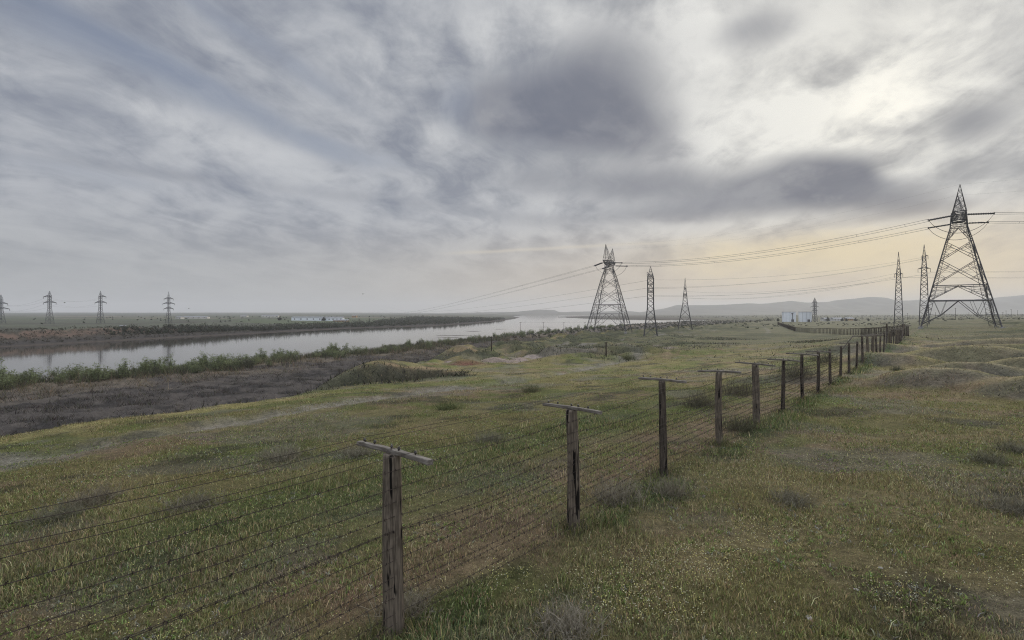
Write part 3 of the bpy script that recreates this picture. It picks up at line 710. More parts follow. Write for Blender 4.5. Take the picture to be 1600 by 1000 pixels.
def far_thicket():
    """the wood along the opposite bank reads as one mass"""
    parts = []; rs = random.Random(9)
    for _ in range(3000):
        y = 285 + 900 * rs.random() ** 1.15
        if y < 330 and rs.random() > (y - 275) / 60: continue
        xb = float(np.interp(y, QY, QX))
        dep = float(np.interp(y, [275, 330, 450, 700, 1200], [5, 12, 26, 110, 220])); back = 7 + dep * rs.random() ** 1.3
        x = xb - back - (6 if y < 400 else 2); h = rs.uniform(1.2, 4.6) * (1 if y > 350 else .6) * (.7 if rs.random() < .4 else 1.0)
        z = gz(x, y)
        cb = np.array(rs.choice([(.07, .078, .055), (.08, .082, .064), (.06, .066, .05), (.09, .085, .07)]))
        m = 16
        parts.append(leaf_cloud(x, y, z + h * .42, h * .62, m, .42 + y * .0006, cb, 1.0))
        parts.append(leaf_cloud(x + rs.uniform(-1, 1), y, z + h * .85, h * .34, 6, .32 + y * .0005, cb * 1.15, 1.3))
    for _ in range(1100):   # low dark brush down the bare bank at left
        y = rs.uniform(190, 400); xb = float(np.interp(y, QY, QX)); x = xb - rs.uniform(3, 30); h = rs.uniform(.4, 1.3)
        parts.append(leaf_cloud(x, y, gz(x, y) + h * .3, h, 12, .28, rs.choice([(.06, .054, .042), (.05, .047, .038), (.075, .066, .05), (.07, .07, .048)]), .7))
    for _ in range(150):   # scattered scrub farther inland
        y = rs.uniform(330, 1500); xb = float(np.interp(y, QY, QX)); x = xb - rs.uniform(60, 900); h = rs.uniform(.8, 2.2)
        parts.append(leaf_cloud(x, y, gz(x, y) + h * .4, h * .9, 14, .5 + y * .0006, (.055, .06, .042), .8))
    V, F, c = join(parts)
    tag(link_mesh('riverside_thicket', np_mesh('riverside_thicket', V, F, M_twig, c)), 'dark band of bare and budding thicket along the far river bank', 'thicket', kind='stuff')
    # low brush behind the near hedge by the pylons
    parts = []
    for _ in range(1300):
        y = rs.uniform(270, 900); xn = float(np.interp(y, NY, NX)); xe = float(np.interp(y, EY, EX)); f = rs.random(); x = lerp(xn + 3, xe + 12, f)
        h = rs.uniform(.8, 2.4) * (1 if y < 450 else .55)
        parts.append(leaf_cloud(x, y, gz(x, y) + h * .35, h * .75, 16, .3 + y * .0006, rs.choice([(.06, .066, .04), (.05, .048, .042), (.075, .078, .05)]), .8))
    for _ in range(1700):   # dark hedges on the plain towards the mountains
        y = 330 + 1900 * rs.random() ** 1.2
        if vnoise(np.array([rs.uniform(0, 1) * 0 + y / 60]), np.array([0.5]), 77)[0] < .45: continue
        px = rs.uniform(1000, 1650); x = (px - 800) / 800 * y; h = rs.uniform(.3, .75) * min(3.0, y / 300)
        s, t, e, q, q2 = coords(np.array([x]), np.array([y]))
        if q[0] < 5: continue
        parts.append(leaf_cloud(x, y, gz(x, y) + h * .3, h * 1.5, 12, .35 + y * .0005, (.055, .06, .042), .45))
    V, F, c = join(parts)
    tag(link_mesh('distant_brush', np_mesh('distant_brush', V, F, M_twig, c)), 'low dark brush spreading over the plain around the pylon bases', 'brush', kind='stuff')
far_thicket()

# dry shrubs one can tell apart
def shrub_parts(seed, h, w, col, n=260, leafy=0):
    rs = random.Random(seed); P = []
    m = n; tr = []
    V = []; F = []; k0 = 0; cols = []
    for k in range(m):
        a = rs.uniform(0, 6.28); el = rs.uniform(.15, 1.5); L = rs.uniform(.25, 1.0)
        d = Vector((math.cos(a) * math.cos(el) * w / 2, math.sin(a) * math.cos(el) * w / 2, math.sin(el) * h)) * L
        b = Vector((rs.gauss(0, w * .2), rs.gauss(0, w * .2), 0)); kink = Vector((rs.uniform(-1, 1), rs.uniform(-1, 1), rs.uniform(-.3, 1))) * (w * .10)
        pts = [b, b + d * .5 + kink, b + d + kink * rs.uniform(-.6, 1.2)]
        wd = rs.uniform(.0035, .008) * (w / .8) ** .5; side = Vector((-math.sin(a), math.cos(a), rs.uniform(-.5, .5))) * wd
        vv = [pts[0] - side, pts[0] + side, pts[1] - side * .8, pts[1] + side * .8, pts[2]]
        V += [tuple(v) for v in vv]; F += [(k0, k0 + 1, k0 + 3), (k0, k0 + 3, k0 + 2), (k0 + 2, k0 + 3, k0 + 4)]; k0 += 5
        f = rs.uniform(.55, 1.35); cols += [tuple(c * f for c in col)] * 5
        for j in range(3):
            q = pts[1].lerp(pts[2], rs.random()); dd = Vector((rs.uniform(-1, 1), rs.uniform(-1, 1), rs.uniform(-.2, 1))) * (w * .13)
            vv = [q - side * .5, q + side * .5, q + dd]; V += [tuple(v) for v in vv]; F += [(k0, k0 + 1, k0 + 2)]; k0 += 3; cols += [tuple(c * f for c in col)] * 3
    return np.array(V), np.array(F), np.array(cols)
SHRUBS = [  # px, py of the base, height, width, colour, label
    (885, 985, .34, .75, (.165, .155, .145), 'pale grey dead shrub in the grass at the bottom edge of the picture'),
    (965, 782, .55, 1.1, (.16, .15, .135), 'grey twiggy shrub between the second and third fence posts'),
    (1048, 772, .45, .8, (.15, .142, .125), 'small grey shrub at the foot of the third fence post'),
    (1096, 634, .95, 1.9, (.085, .082, .068), 'dark bushy shrub behind the wires between the third and fourth posts'),
    (1152, 616, 1.0, 2.2, (.09, .085, .072), 'dark rounded shrub behind the wires between the fourth and fifth posts'),
    (1158, 672, .6, 1.3, (.08, .082, .062), 'dark low shrub between the fourth and fifth fence posts at ground level'),
    (1245, 588, 1.2, 2.8, (.085, .083, .07), 'wide dark shrub behind the fence near the sixth post'),
    (1290, 566, 1.1, 2.8, (.08, .08, .066), 'dark shrub behind the crossbars farther along the fence'),
    (1402, 579, .45, 1.1, (.085, .088, .072), 'small dark shrub alone on the open grass right of the fence'),
    (1545, 722, .32, 1.0, (.115, .115, .095), 'dark grey shrub at the right edge below the mounds'),
    (1588, 706, .35, 1.0, (.12, .118, .10), 'grey shrub at the extreme right edge below the mounds'),
    (1585, 800, .4, 1.1, (.13, .125, .112), 'light grey wispy shrub on the right edge in the near grass'),
    (1240, 785, .25, .8, (.13, .125, .11), 'flat grey shrub in the middle of the grass right of the fence'),
    (145, 786, .4, 1.3, (.14, .128, .112), 'grey brown shrub in the grass at far left'),
    (445, 716, .45, 1.6, (.145, .138, .122), 'pale grey shrub on the slope left of the nearest post'),
    (560, 712, .4, 1.2, (.14, .135, .12), 'grey shrub directly left of the nearest post crossbar'),
    (300, 792, .3, 1.2, (.12, .115, .1), 'low grey shrub seen through the wires at left'),
    (90, 812, .32, 1.3, (.115, .115, .095), 'dull green grey shrub at the left edge of the grass'),
    (765, 690, .4, 1.2, (.13, .13, .11), 'grey green shrub between the first two posts'),
    (640, 955, .3, .7, (.15, .14, .125), 'grey twiggy shrub at the foot of the nearest post'),
    (700, 640, .5, 1.6, (.08, .095, .05), 'dark green shrub above the first crossbar near the dirt path'),
    (830, 612, .6, 1.7, (.085, .09, .06), 'dark green shrub beside the dirt path in the middle distance'),
    (980, 562, .9, 2.6, (.075, .08, .052), 'dark isolated shrub on the plain beyond the fence'),
]
for i, (px, py, h, w, col, lab) in enumerate(SHRUBS):
    x, y, z = hit(px, py)
    V, F, c = shrub_parts(400 + i, h, w, (col[0] * 1.4, col[1] * 1.34, col[2] * 1.12), 300)
    o = link_mesh('dry_shrub', np_mesh('dry_shrub', V, F, M_twig, c)); o.location = (x, y, z - .02)
    tag(o, lab, 'shrub')

# ---------------------------------------------------------------- fence
M_wood = []
def mat_wood(name, c1, c2, crack):
    m, g, b = mat_base(name, .92, .12)
    co = g.n('ShaderNodeTexCoord').outputs['Object']
    mp = g.n('ShaderNodeMapping'); g.put(co, mp.inputs[0]); mp.inputs['Scale'].default_value = (1, 1, .07)
    f = g.noise(mp.outputs[0], 38, 7, .65); f2 = g.noise(co, 3.2, 4, .6)
    c = g.mix(g.ss(f, .35, .68), c1, c2); c = g.mix(g.ss(f2, .45, .7, 0, .55), c, tuple(q * .55 for q in c1))
    mp2 = g.n('ShaderNodeMapping'); g.put(co, mp2.inputs[0]); mp2.inputs['Scale'].default_value = (1, 1, .10)
    cr = g.ss(g.noise(mp2.outputs[0], 13, 3, .5, .2), crack, crack + .035)
    c = g.mix(cr, c, (.012, .010, .009))
    g.put(c, b.inputs['Base Color'])
    bn = g.n('ShaderNodeBump'); bn.inputs['Strength'].default_value = .8; bn.inputs['Distance'].default_value = .012; g.put(g.sub(f, g.mul(cr, 1.5)), bn.inputs['Height']); g.put(bn.outputs[0], b.inputs['Normal'])
    return m
MW1 = mat_wood('weathered_timber', (.085, .07, .055), (.22, .182, .142), .575)
MW2 = mat_wood('dark_timber', (.05, .041, .033), (.125, .103, .083), .575)
def mat_bar():
    m, g, b = mat_base('silvered_plank', .9, .15)
    co = g.n('ShaderNodeTexCoord').outputs['Object']; mp = g.n('ShaderNodeMapping'); g.put(co, mp.inputs[0]); mp.inputs['Scale'].default_value = (.08, 1, 1)
    f = g.noise(mp.outputs[0], 40, 6, .65); c = g.mix(g.ss(f, .35, .68), (.115, .10, .085), (.245, .222, .192))
    c = g.mix(g.ss(g.noise(co, 6, 4, .6), .5, .7, 0, .5), c, (.08, .07, .06)); g.put(c, b.inputs['Base Color'])
    bn = g.n('ShaderNodeBump'); bn.inputs['Strength'].default_value = .5; bn.inputs['Distance'].default_value = .006; g.put(f, bn.inputs['Height']); g.put(bn.outputs[0], b.inputs['Normal'])
    return m
MBAR = mat_bar()
M_ins = mat_noise('dark_glazed_ceramic', (.015, .013, .012), (.05, .04, .035), 20, .3, .5)
M_wire = mat_noise('rusty_wire', (.022, .016, .013), (.055, .038, .03), 30, .75, .3)
POSTH = 2.08
def pole_mesh(seed, rad, mat, height=POSTH):
    rs = random.Random(seed); seg = 18; zs = [-.25, 0, .12, .35, .6, .9, 1.2, 1.5, 1.8, height - .03, height]
    V = []; F = []; ph = [rs.uniform(0, 6.28) for _ in range(3)]
    bend = rs.uniform(-.02, .02), rs.uniform(-.02, .02)
    crack = rs.uniform(0, 6.28)
    for z in zs:
        r0 = rad * (1.1 - .16 * max(z, 0) / height) * (1.0 if z < height - .01 else .93)
        ox = bend[0] * math.sin(z * 1.5); oy = bend[1] * math.sin(z * 1.3)
        for k in range(seg):
            a = 2 * math.pi * k / seg
            r = r0 * (1 + .045 * math.sin(2 * a + ph[0]) + .03 * math.sin(3 * a + ph[1] + z) + .02 * math.sin(5 * a + ph[2] + z * 2))
            da = (a - crack - .1 * math.sin(z * 2) + math.pi) % (2 * math.pi) - math.pi
            r *= 1 - .16 * math.exp(-(da / .16) ** 2)
            V.append((ox + r * math.cos(a), oy + r * math.sin(a), z))
    n = len(zs)
    for i in range(n - 1):
        for k in range(seg): F.append((i * seg + k, i * seg + (k + 1) % seg, (i + 1) * seg + (k + 1) % seg, (i + 1) * seg + k))
    F.append(tuple((n - 1) * seg + k for k in range(seg)))
    me = bpy.data.meshes.new('pole'); me.from_pydata(V, [], F); me.update(); me.polygons.foreach_set('use_smooth', [True] * len(me.polygons)); me.materials.append(mat)
    return me
BARL = 1.34
INS_T = (-.55, -.36, -.02, .16, .42)
def bar_mesh(seed):
    rs = random.Random(seed); bm = bmesh.new(); bmesh.ops.create_cube(bm, size=1)
    bmesh.ops.scale(bm, vec=(BARL, .08, .055), verts=bm.verts)
    bmesh.ops.subdivide_edges(bm, edges=[e for e in bm.edges if abs((e.verts[0].co - e.verts[1].co).x) > .5], cuts=8)
    for v in bm.verts: v.co += Vector((0, rs.uniform(-.004, .004), rs.uniform(-.004, .004) - .012 * (v.co.x / BARL * 2) ** 2))
    bmesh.ops.bevel(bm, geom=[e for e in bm.edges if abs((e.verts[0].co - e.verts[1].co).x) > .05], offset=.006, segments=1, affect='EDGES')
    me = bpy.data.meshes.new('crossbar'); bm.to_mesh(me); bm.free(); me.materials.append(MBAR); return me
def ins_mesh():
    b = MB(); b.tube([(0, 0, 0), (0, 0, .012), (0, 0, .02), (0, 0, .035), (0, 0, .04), (0, 0, .055)], [.008, .008, .021, .023, .013, .019], 8)
    return b.mesh('insulator', M_ins, True)
POLES = [pole_mesh(1, .117, MW1), pole_mesh(2, .097, MW1), pole_mesh(3, .074, MW2), pole_mesh(4, .10, MW1), pole_mesh(5, .07, MW2)]
BARS = [bar_mesh(k) for k in range(3)]; INS = ins_mesh()
BARANG = math.atan2(-FU[0], FU[1])
FENCE = []        # (x, y, z, post height factor, bar angle)
def fence_line():
    rs = random.Random(21)
    for i in range(-2, 32):
        p = F0 + FD * i; j = rs.uniform(-.12, .12) if i > 1 else 0
        FENCE.append((p[0] + j * .5, p[1] + j, i))
    leg = np.array([FENCE[-1][:2], (109, 160), (125, 200), (145, 262), (185, 345), (249, 480)]); L = np.r_[0, np.cumsum(np.hypot(*np.diff(leg, axis=0).T))]
    for d in np.arange(2.1, L[-1], 2.1):
        FENCE.append((np.interp(d, L, leg[:, 0]), np.interp(d, L, leg[:, 1]), None))
fence_line()
ORD = ['first', 'second', 'third', 'fourth', 'fifth', 'sixth', 'seventh', 'eighth', 'ninth', 'tenth', 'eleventh', 'twelfth', 'thirteenth', 'fourteenth', 'fifteenth', 'sixteenth']
def build_posts():
    rs = random.Random(33)
    JB = {0: 0, 1: R(-10), 2: R(12), 3: R(6), 4: 0, 5: R(-3), 6: R(-8), 7: R(4)}
    PK = {-2: 1, -1: 3, 0: 0, 1: 1, 2: 2, 3: 1, 4: 3, 5: 4, 6: 4, 7: 4, 8: 2, 9: 2, 12: 4, 13: 3, 14: 0}
    # single mesh for posts too far away to show their parts
    fb = MB(); fb.tube([(0, 0, -.3), (0, 0, POSTH)], [.1, .085], 8); fb.box((0, 0, POSTH + .035), (BARL, .085, .07))
    farme = fb.mesh('fence_post', MW2)
    for x, y, i in FENCE:
        z = gz(x, y)
        if i is None:
            o = link_mesh('fence_post', farme); o.location = (x, y, z); o.rotation_euler = (rs.uniform(-.03, .03), rs.uniform(-.03, .03), BARANG + rs.uniform(-.25, .25)); o.scale = (1, 1, rs.uniform(.94, 1.05))
            tag(o, 'dark timber post in the far stretch of fence beyond the corner', 'fence post', 'posts of the far fence stretch'); continue
        ang = BARANG + JB.get(i, rs.uniform(-.12, .12))
        root = empty('fence_post', (x, y, z), ang); root.rotation_euler = (rs.uniform(-.03, .03), rs.uniform(-.03, .03), ang) if i else (.004, -.006, ang)
        k = PK.get(i, rs.randrange(5)); p = link_mesh('pole', POLES[k], root); p.rotation_euler = (0, 0, rs.uniform(0, 6.28) if i else 1.9); hs = rs.uniform(.97, 1.04) if i else 1.0; gw = rs.uniform(.88, 1.12) if i else 1.0; p.scale = (gw, gw, hs)
        if i in (4,): p.scale = (1.18, 1.18, hs)
        bar = None
        if i not in (8, 11, 16, 21):
            bar = link_mesh('crossbar', BARS[rs.randrange(3)], root); bar.location = (0, 0, POSTH * hs + .028); bar.rotation_euler = (rs.uniform(-.12, .12), rs.uniform(-.05, .05) + (.04 if i == 2 else 0), 0); bar.scale = ({0: 1.0, 1: 1.0, 2: .8, 3: .88}.get(i, rs.uniform(.84, 1.02)), 1, 1)
            if i == 9: bar.location = (.35, 0, POSTH + .25); bar.rotation_euler = (0, R(-58), 0); bar.scale = (.75, 1, 1)
            for tt in INS_T:
                q = link_mesh('insulator', INS, bar); q.location = (tt + rs.uniform(-.03, .03), rs.uniform(-.015, .015), .026); q.rotation_euler = (rs.uniform(-.25, .25), rs.uniform(-.25, .25), 0); q.scale = (.85, .85, .8)
        if i < 0: lab = 'weathered timber fence post with crossbar standing outside the left edge of the view, %s' % ('nearer' if i == -1 else 'farther')
        elif i == 0: lab = 'thick cracked grey timber fence post with silvered crossbar, nearest the camera'
        elif i == 9: lab = 'tenth fence post from the camera, its broken crossbar sticking up at a slant'
        elif i == 8: lab = 'ninth fence post from the camera, dark and without a crossbar'
        elif i == 4: lab = 'fifth fence post from the camera, the thickest with a long flat crossbar'
        elif i == 2: lab = 'third fence post from the camera, dark and slim with tilted crossbar'
        elif i < 12: lab = '%s fence post from the camera, weathered timber pole strung with wire' % ORD[i]
        else: lab = 'timber post crowded among the others towards the fence corner'
        tag(root, lab, 'fence post', 'timber posts of the near fence')
build_posts()

def build_wires():
    rs = random.Random(44)
    hs = [.13, .30, .44, .60, .74, .90, 1.02, 1.16, 1.26, 1.40, 1.55, 1.72, 1.92]
    names = ['lowest', 'second', 'third', 'fourth', 'fifth', 'sixth', 'seventh', 'eighth', 'ninth', 'tenth', 'eleventh', 'twelfth', 'thirteenth and highest']
    zs = [gz(x, y) for x, y, _ in FENCE]; nf = len(FENCE)
    def strand(offs, height, barbs, nm, lab, cat, group, rad0):
        b = MB(); n0 = None
        pts = []; rads = []
        for k in range(nf - 1):
            (x0, y0, i0), (x1, y1, _) = FENCE[k], FENCE[k + 1]; near = i0 is not None and i0 < 9
            a = Vector((x0, y0, zs[k] + height[k])) + offs(k); c = Vector((x1, y1, zs[k + 1] + height[k + 1])) + offs(k + 1)
            ns = 10 if near else (4 if i0 is not None else 1); sag = rs.uniform(.005, .035) + (.06 if rs.random() < .2 else 0) if i0 is not None else .03
            for j in range(ns):
                f = j / ns; p = a.lerp(c, f); p.z -= sag * 4 * f * (1 - f)
                if near: p += Vector((rs.uniform(-1, 1), rs.uniform(-1, 1), rs.uniform(-1, 1))) * .005
                pts.append(p); dist = math.hypot(p.x, p.y); rads.append(rad0 if dist < 15 else min(rad0 * (1 + (dist - 15) / 50), rad0 * 3.4))
            if barbs and near:
                L = (c - a).length; m = int(L / .115); d = (c - a).normalized()
                for j in range(m):
                    f = (j + rs.uniform(.3, .7)) / m; p = a.lerp(c, f); p.z -= sag * 4 * f * (1 - f)
                    for s in (-1, 1):
                        r1 = Vector((rs.uniform(-1, 1), rs.uniform(-1, 1), rs.uniform(-1, 1))); r1 = (r1 - d * r1.dot(d)).normalized() * .02 + d * .006 * s
                        b.bar(p - r1 + d * .004 * s, p + r1 + d * .004 * s, .0046)
        pts.append(c); rads.append(rads[-1])
        b.tube(pts, rads, 4, True)
        tag(b.build(nm, M_wire), lab, cat, group)
    side = Vector((FN[0], FN[1], 0))
    for j, h in enumerate(hs):
        ht = [h + rs.uniform(-.04, .04) for _ in range(nf)]
        if j in (7, 8): ht[1:3] = [1.21 + .012 * (j - 7) + rs.uniform(-.01, .01) for _ in ht[1:3]]
        lab = ('%s barbed strand of the timber post fence, counted up from the ground' % names[j])
        strand(lambda k: side * .10, ht, True, 'barbed_wire', lab, 'barbed wire', 'barbed wire strands of the timber post fence', .0037)
    for j, tt in enumerate(INS_T):
        if j == 2: continue
        ht = [POSTH + .105 + rs.uniform(-.01, .02) for _ in range(nf)]
        lab = ['outermost overhead wire on the river side of the crossbars', 'inner overhead wire on the river side of the crossbars', '', 'inner overhead wire on the field side of the crossbars', 'outermost overhead wire on the field side of the crossbars'][j]
        def offs(k, tt=tt):
            return Vector((math.cos(BARANG), math.sin(BARANG), 0)) * tt
        strand(offs, ht, False, 'fence_wire', lab, 'fence wire', 'plain wires on the fence crossbars', .0032)
build_wires()

# ---------------------------------------------------------------- pylons
M_steel = mat_noise('dull_galvanised_steel', (.055, .053, .055), (.105, .10, .102), 1.5, .7, .25)
M_steel2 = mat_noise('hazy_grey_steel', (.05, .052, .058), (.09, .09, .098), 1.0, .7, .25)
M_glass = mat_noise('insulator_discs', (.02, .02, .022), (.05, .05, .055), 8, .35, .5)
M_line = mat_noise('conductor_cable', (.05, .048, .05), (.08, .078, .08), 1, .6, .3)
M_foot = mat_noise('grey_concrete', (.2, .19, .18), (.32, .31, .29), 3, .9, .1)
def corners(z, hw): return [Vector((sx * hw, sy * hw, z)) for sx, sy in ((-1, -1), (1, -1), (1, 1), (-1, 1))]
def face_panel(b, lo, hi, kind, wb, wr):
    """bracing between two level squares: X with redundant struts, V inverted"""
    for k in range(4):
        a0, a1 = lo[k], lo[(k + 1) % 4]; c0, c1 = hi[k], hi[(k + 1) % 4]
        if kind == 'X':
            b.bar(a0, c1, wb); b.bar(a1, c0, wb); w0 = (a1 - a0).length; w1 = (c1 - c0).length; f = w0 / (w0 + w1)
            X = a0.lerp(c1, f)
            for p0, p1, q0 in ((a0, c0, a0), (a1, c1, a1)):
                for t, u in ((.28, .5), (.5, .5), (.75, .62)):
                    L = p0.lerp(p1, t); b.bar(L, (q0.lerp(X, u * 1.0 if t < .6 else .9)), wr)
                for t in (.35, .65): b.bar(p0.lerp(p1, t), (p1).lerp(X, .5), wr)
        elif kind == 'V':
            m = c0.lerp(c1, .5); b.bar(a0, m, wb); b.bar(a1, m, wb)
            for p0, p1 in ((a0, c0), (a1, c1)):
                for t in (.33, .66):
                    b.bar(p0.lerp(p1, t), p0.lerp(m, t), wr); b.bar(p0.lerp(p1, t), p0.lerp(m, min(t + .3, .95)), wr)
                b.bar(p1.lerp(m, .5), p0.lerp(m, .55), wr)
        elif kind == 'W':
            m = c0.lerp(c1, .5)
            for p0, p1, s in ((a0, c0, 0), (a1, c1, 1)):
                q = p0.lerp(p1, .45).lerp(m, .48); q.z = lerp(p0.z, p1.z, .45)
                b.bar(m, q, wb); b.bar(q, p0.lerp(p1, .12), wb); b.bar(q, p1.lerp(m, .18), wr); b.bar(p0.lerp(p1, .5), q, wr); b.bar(q, p1.lerp(m, .6), wr)
        elif kind == 'x':
            b.bar(a0, c1, wr); b.bar(a1, c0, wr)
def ring(b, sq, w):
    for k in range(4): b.bar(sq[k], sq[(k + 1) % 4], w)
def insulator_string(a, c, parent, r=.27, two=True):
    a, c = Vector(a), Vector(c); d = (c - a).normalized(); s = d.cross(Vector((0, 0, 1))).normalized() * (.28 if two else 0); b = MB()
    n = max(6, int((c - a).length / .35))
    for sg in ((-1, 1) if two else (0,)):
        p = []; rr = []
        for j in range(n * 2 + 1):
            p.append(a.lerp(c, j / (n * 2)) + s * sg); rr.append(r if j % 2 else r * .45)
        b.tube(p, rr, 6)
    if two: b.tube([c - s * 1.9 - Vector((0, 0, .25)), c + s * 1.9 - Vector((0, 0, .25)), c + s * 1.9 + Vector((0, 0, .25)), c - s * 1.9 + Vector((0, 0, .25)), c - s * 1.9 - Vector((0, 0, .25))], .07, 4)
    return b.build('insulator_string', M_glass, parent)
def big_tower(name, x, y, rz, H, label, group, ends, bw=11.5):
    """wide A-shaped tension pylon; local Y is the cross arm, local X the line; ends: world points the strings pull towards"""
    z = gz(x, y); root = empty(name, (x, y, z), rz); tag(root, label, 'pylon', group)
    S = H / 42.0
    lv = [(0, bw), (8.3, bw * .79), (12.8, bw * .68), (20.7, bw * .48), (26.2, bw * .34), (30.6, 1.95)]
    lv = [(a * S, c) for a, c in lv]; sq = [corners(a, c) for a, c in lv]
    legs = MB()
    for k in range(4):
        legs.tube([sq[0][k] - Vector((0, 0, 3.0))] + [q[k] for q in sq], [.18, .17, .16, .15, .14, .13, .12], 4)
    br = MB(); wb, wr = .11, .06
    for (lo, hi, kd) in ((0, 1, 'W'), (1, 2, 'V'), (2, 3, 'X'), (3, 4, 'X'), (4, 5, 'V')): face_panel(br, sq[lo], sq[hi], kd, wb, wr)
    for j in range(5):      # laced inner chords that make each leg a narrow lattice of its own
        for k in range(4):
            a0, a1, c0, c1 = sq[j][k], sq[j][(k + 1) % 4], sq[j + 1][k], sq[j + 1][(k + 1) % 4]
            for p0, p1, q0, q1 in ((a0, a1, c0, c1), (a1, a0, c1, c0)):
                i0, i1 = p0.lerp(p1, .085), q0.lerp(q1, .085); br.bar(i0, i1, .08); m = max(3, int((q0 - p0).length / 1.5))
                for u in range(m):
                    br.bar(p0.lerp(q0, u / m), i0.lerp(i1, (u + .5) / m), .05); br.bar(i0.lerp(i1, (u + .5) / m), p0.lerp(q0, (u + 1) / m), .05)
    for k in range(4):
        ft = MB(); gzk = gz(*(Matrix.Rotation(rz, 3, 'Z') @ sq[0][k] + Vector((x, y, 0))).xy) - z
        ft.box((sq[0][k].x, sq[0][k].y, gzk), (1.3, 1.3, 1.2), 0, .8); ft.build('concrete_footing', M_foot, root)
    for k in (1, 2): ring(br, sq[k], .17)
    ring(br, sq[5], .12)
    top = corners(34.9 * S, 1.7)
    for k in range(4): legs.tube([sq[5][k], top[k]], [.135, .12], 4)
    n = 4
    for j in range(n):
        a = [sq[5][k].lerp(top[k], j / n) for k in range(4)]; c = [sq[5][k].lerp(top[k], (j + 1) / n) for k in range(4)]
        face_panel(br, a, c, 'x', .07, .07); ring(br, c, .07)
    legs.build('leg_frame', M_steel, root); br.build('bracing', M_steel, root)
    # cross arm: a box truss through the neck, with a raised horn at either end
    for sg in (-1, 1):
        arm = MB(); A = 9.6; zb, zt = 32.6 * S, 34.8 * S
        bot = [(-1.7, 1.75 * sg, zb), (1.7, 1.75 * sg, zb), (1.1, A * sg, zb + .7), (-1.1, A * sg, zb + .7)]; tp = [(-1.7, 1.75 * sg, zt), (1.7, 1.75 * sg, zt), (1.1, A * sg, zb + 1.6), (-1.1, A * sg, zb + 1.6)]
        for i, j in ((0, 3), (1, 2), (2, 3), (0, 1)): arm.bar(bot[i], bot[j], .12); arm.bar(tp[i], tp[j], .11)
        for i in (2, 3): arm.bar(bot[i], tp[i], .12)
        m = 6
        for j in range(m):
            f0, f1 = j / m, (j + 1) / m
            for i, k in ((0, 3), (1, 2)):
                p0 = Vector(bot[i]).lerp(Vector(bot[k]), f0); p1 = Vector(tp[i]).lerp(Vector(tp[k]), f1); q0 = Vector(tp[i]).lerp(Vector(tp[k]), f0); q1 = Vector(bot[i]).lerp(Vector(bot[k]), f1)
                arm.bar(p0, p1, .065); arm.bar(q0, q1, .065)
            arm.bar(Vector(bot[0]).lerp(Vector(bot[3]), f0), Vector(bot[1]).lerp(Vector(bot[2]), f1), .09); arm.bar(Vector(bot[1]).lerp(Vector(bot[2]), f0), Vector(bot[0]).lerp(Vector(bot[3]), f1), .09)
        arm.build('cross_arm', M_steel, root)
        h = MB(); apx = Vector((0, 8.9 * sg, 42 * S)); foot = [Vector((-1.5, 8.6 * sg, zb + 1.6)), Vector((1.5, 8.6 * sg, zb + 1.6)), Vector((1.6, 2.0 * sg, zt + .02)), Vector((-1.6, 2.0 * sg, zt + .02))]
        for p in foot: h.bar(p, apx, .10)
        for i in range(4): h.bar(foot[i], foot[(i + 1) % 4], .12)
        m = 5
        for j in range(m):
            for i in range(4):
                a0 = foot[i].lerp(apx, j / m); a1 = foot[(i + 1) % 4].lerp(apx, j / m); c0 = foot[i].lerp(apx, (j + 1) / m); c1 = foot[(i + 1) % 4].lerp(apx, (j + 1) / m)
                h.bar(a0, c1, .05); h.bar(a1, c0, .05); h.bar(c0, c1, .05)
        h.build('earth_wire_horn', M_steel, root)
    # strings and jumpers
    rot = Matrix.Rotation(rz, 3, 'Z'); att = {}
    for sg in (-1, 1):
        for di, E in ends.items():
            lp = Vector((1.6 * di, 9.3 * sg, 33.0 * S)); wp = rot @ lp + Vector((x, y, z)); d = (Vector(E) - wp).normalized(); d.z = -.09; ld = rot.inverted() @ d
            endp = lp + ld * (5.6 if bw < 9 else 7.4); insulator_string(lp, endp, root); att[(di, sg)] = Vector((x, y, z)) + rot @ endp
        if len(ends) == 2:
            jb = MB(); ks = list(ends); a = rot.inverted() @ (att[(ks[0], sg)] - Vector((x, y, z))); c = rot.inverted() @ (att[(ks[1], sg)] - Vector((x, y, z)))
            for off in (-.3, .3):
                jb.tube([a.lerp(c, f) + Vector((0, off, -4.6 * (1 - (2 * f - 1) ** 2) ** .8)) for f in np.linspace(0, 1, 15)], .035, 4)
            jb.build('jumper_cable', M_line, root)
        att[('h', sg)] = Vector((x, y, z)) + rot @ Vector((0, 8.9 * sg, 42 * S))
    return att
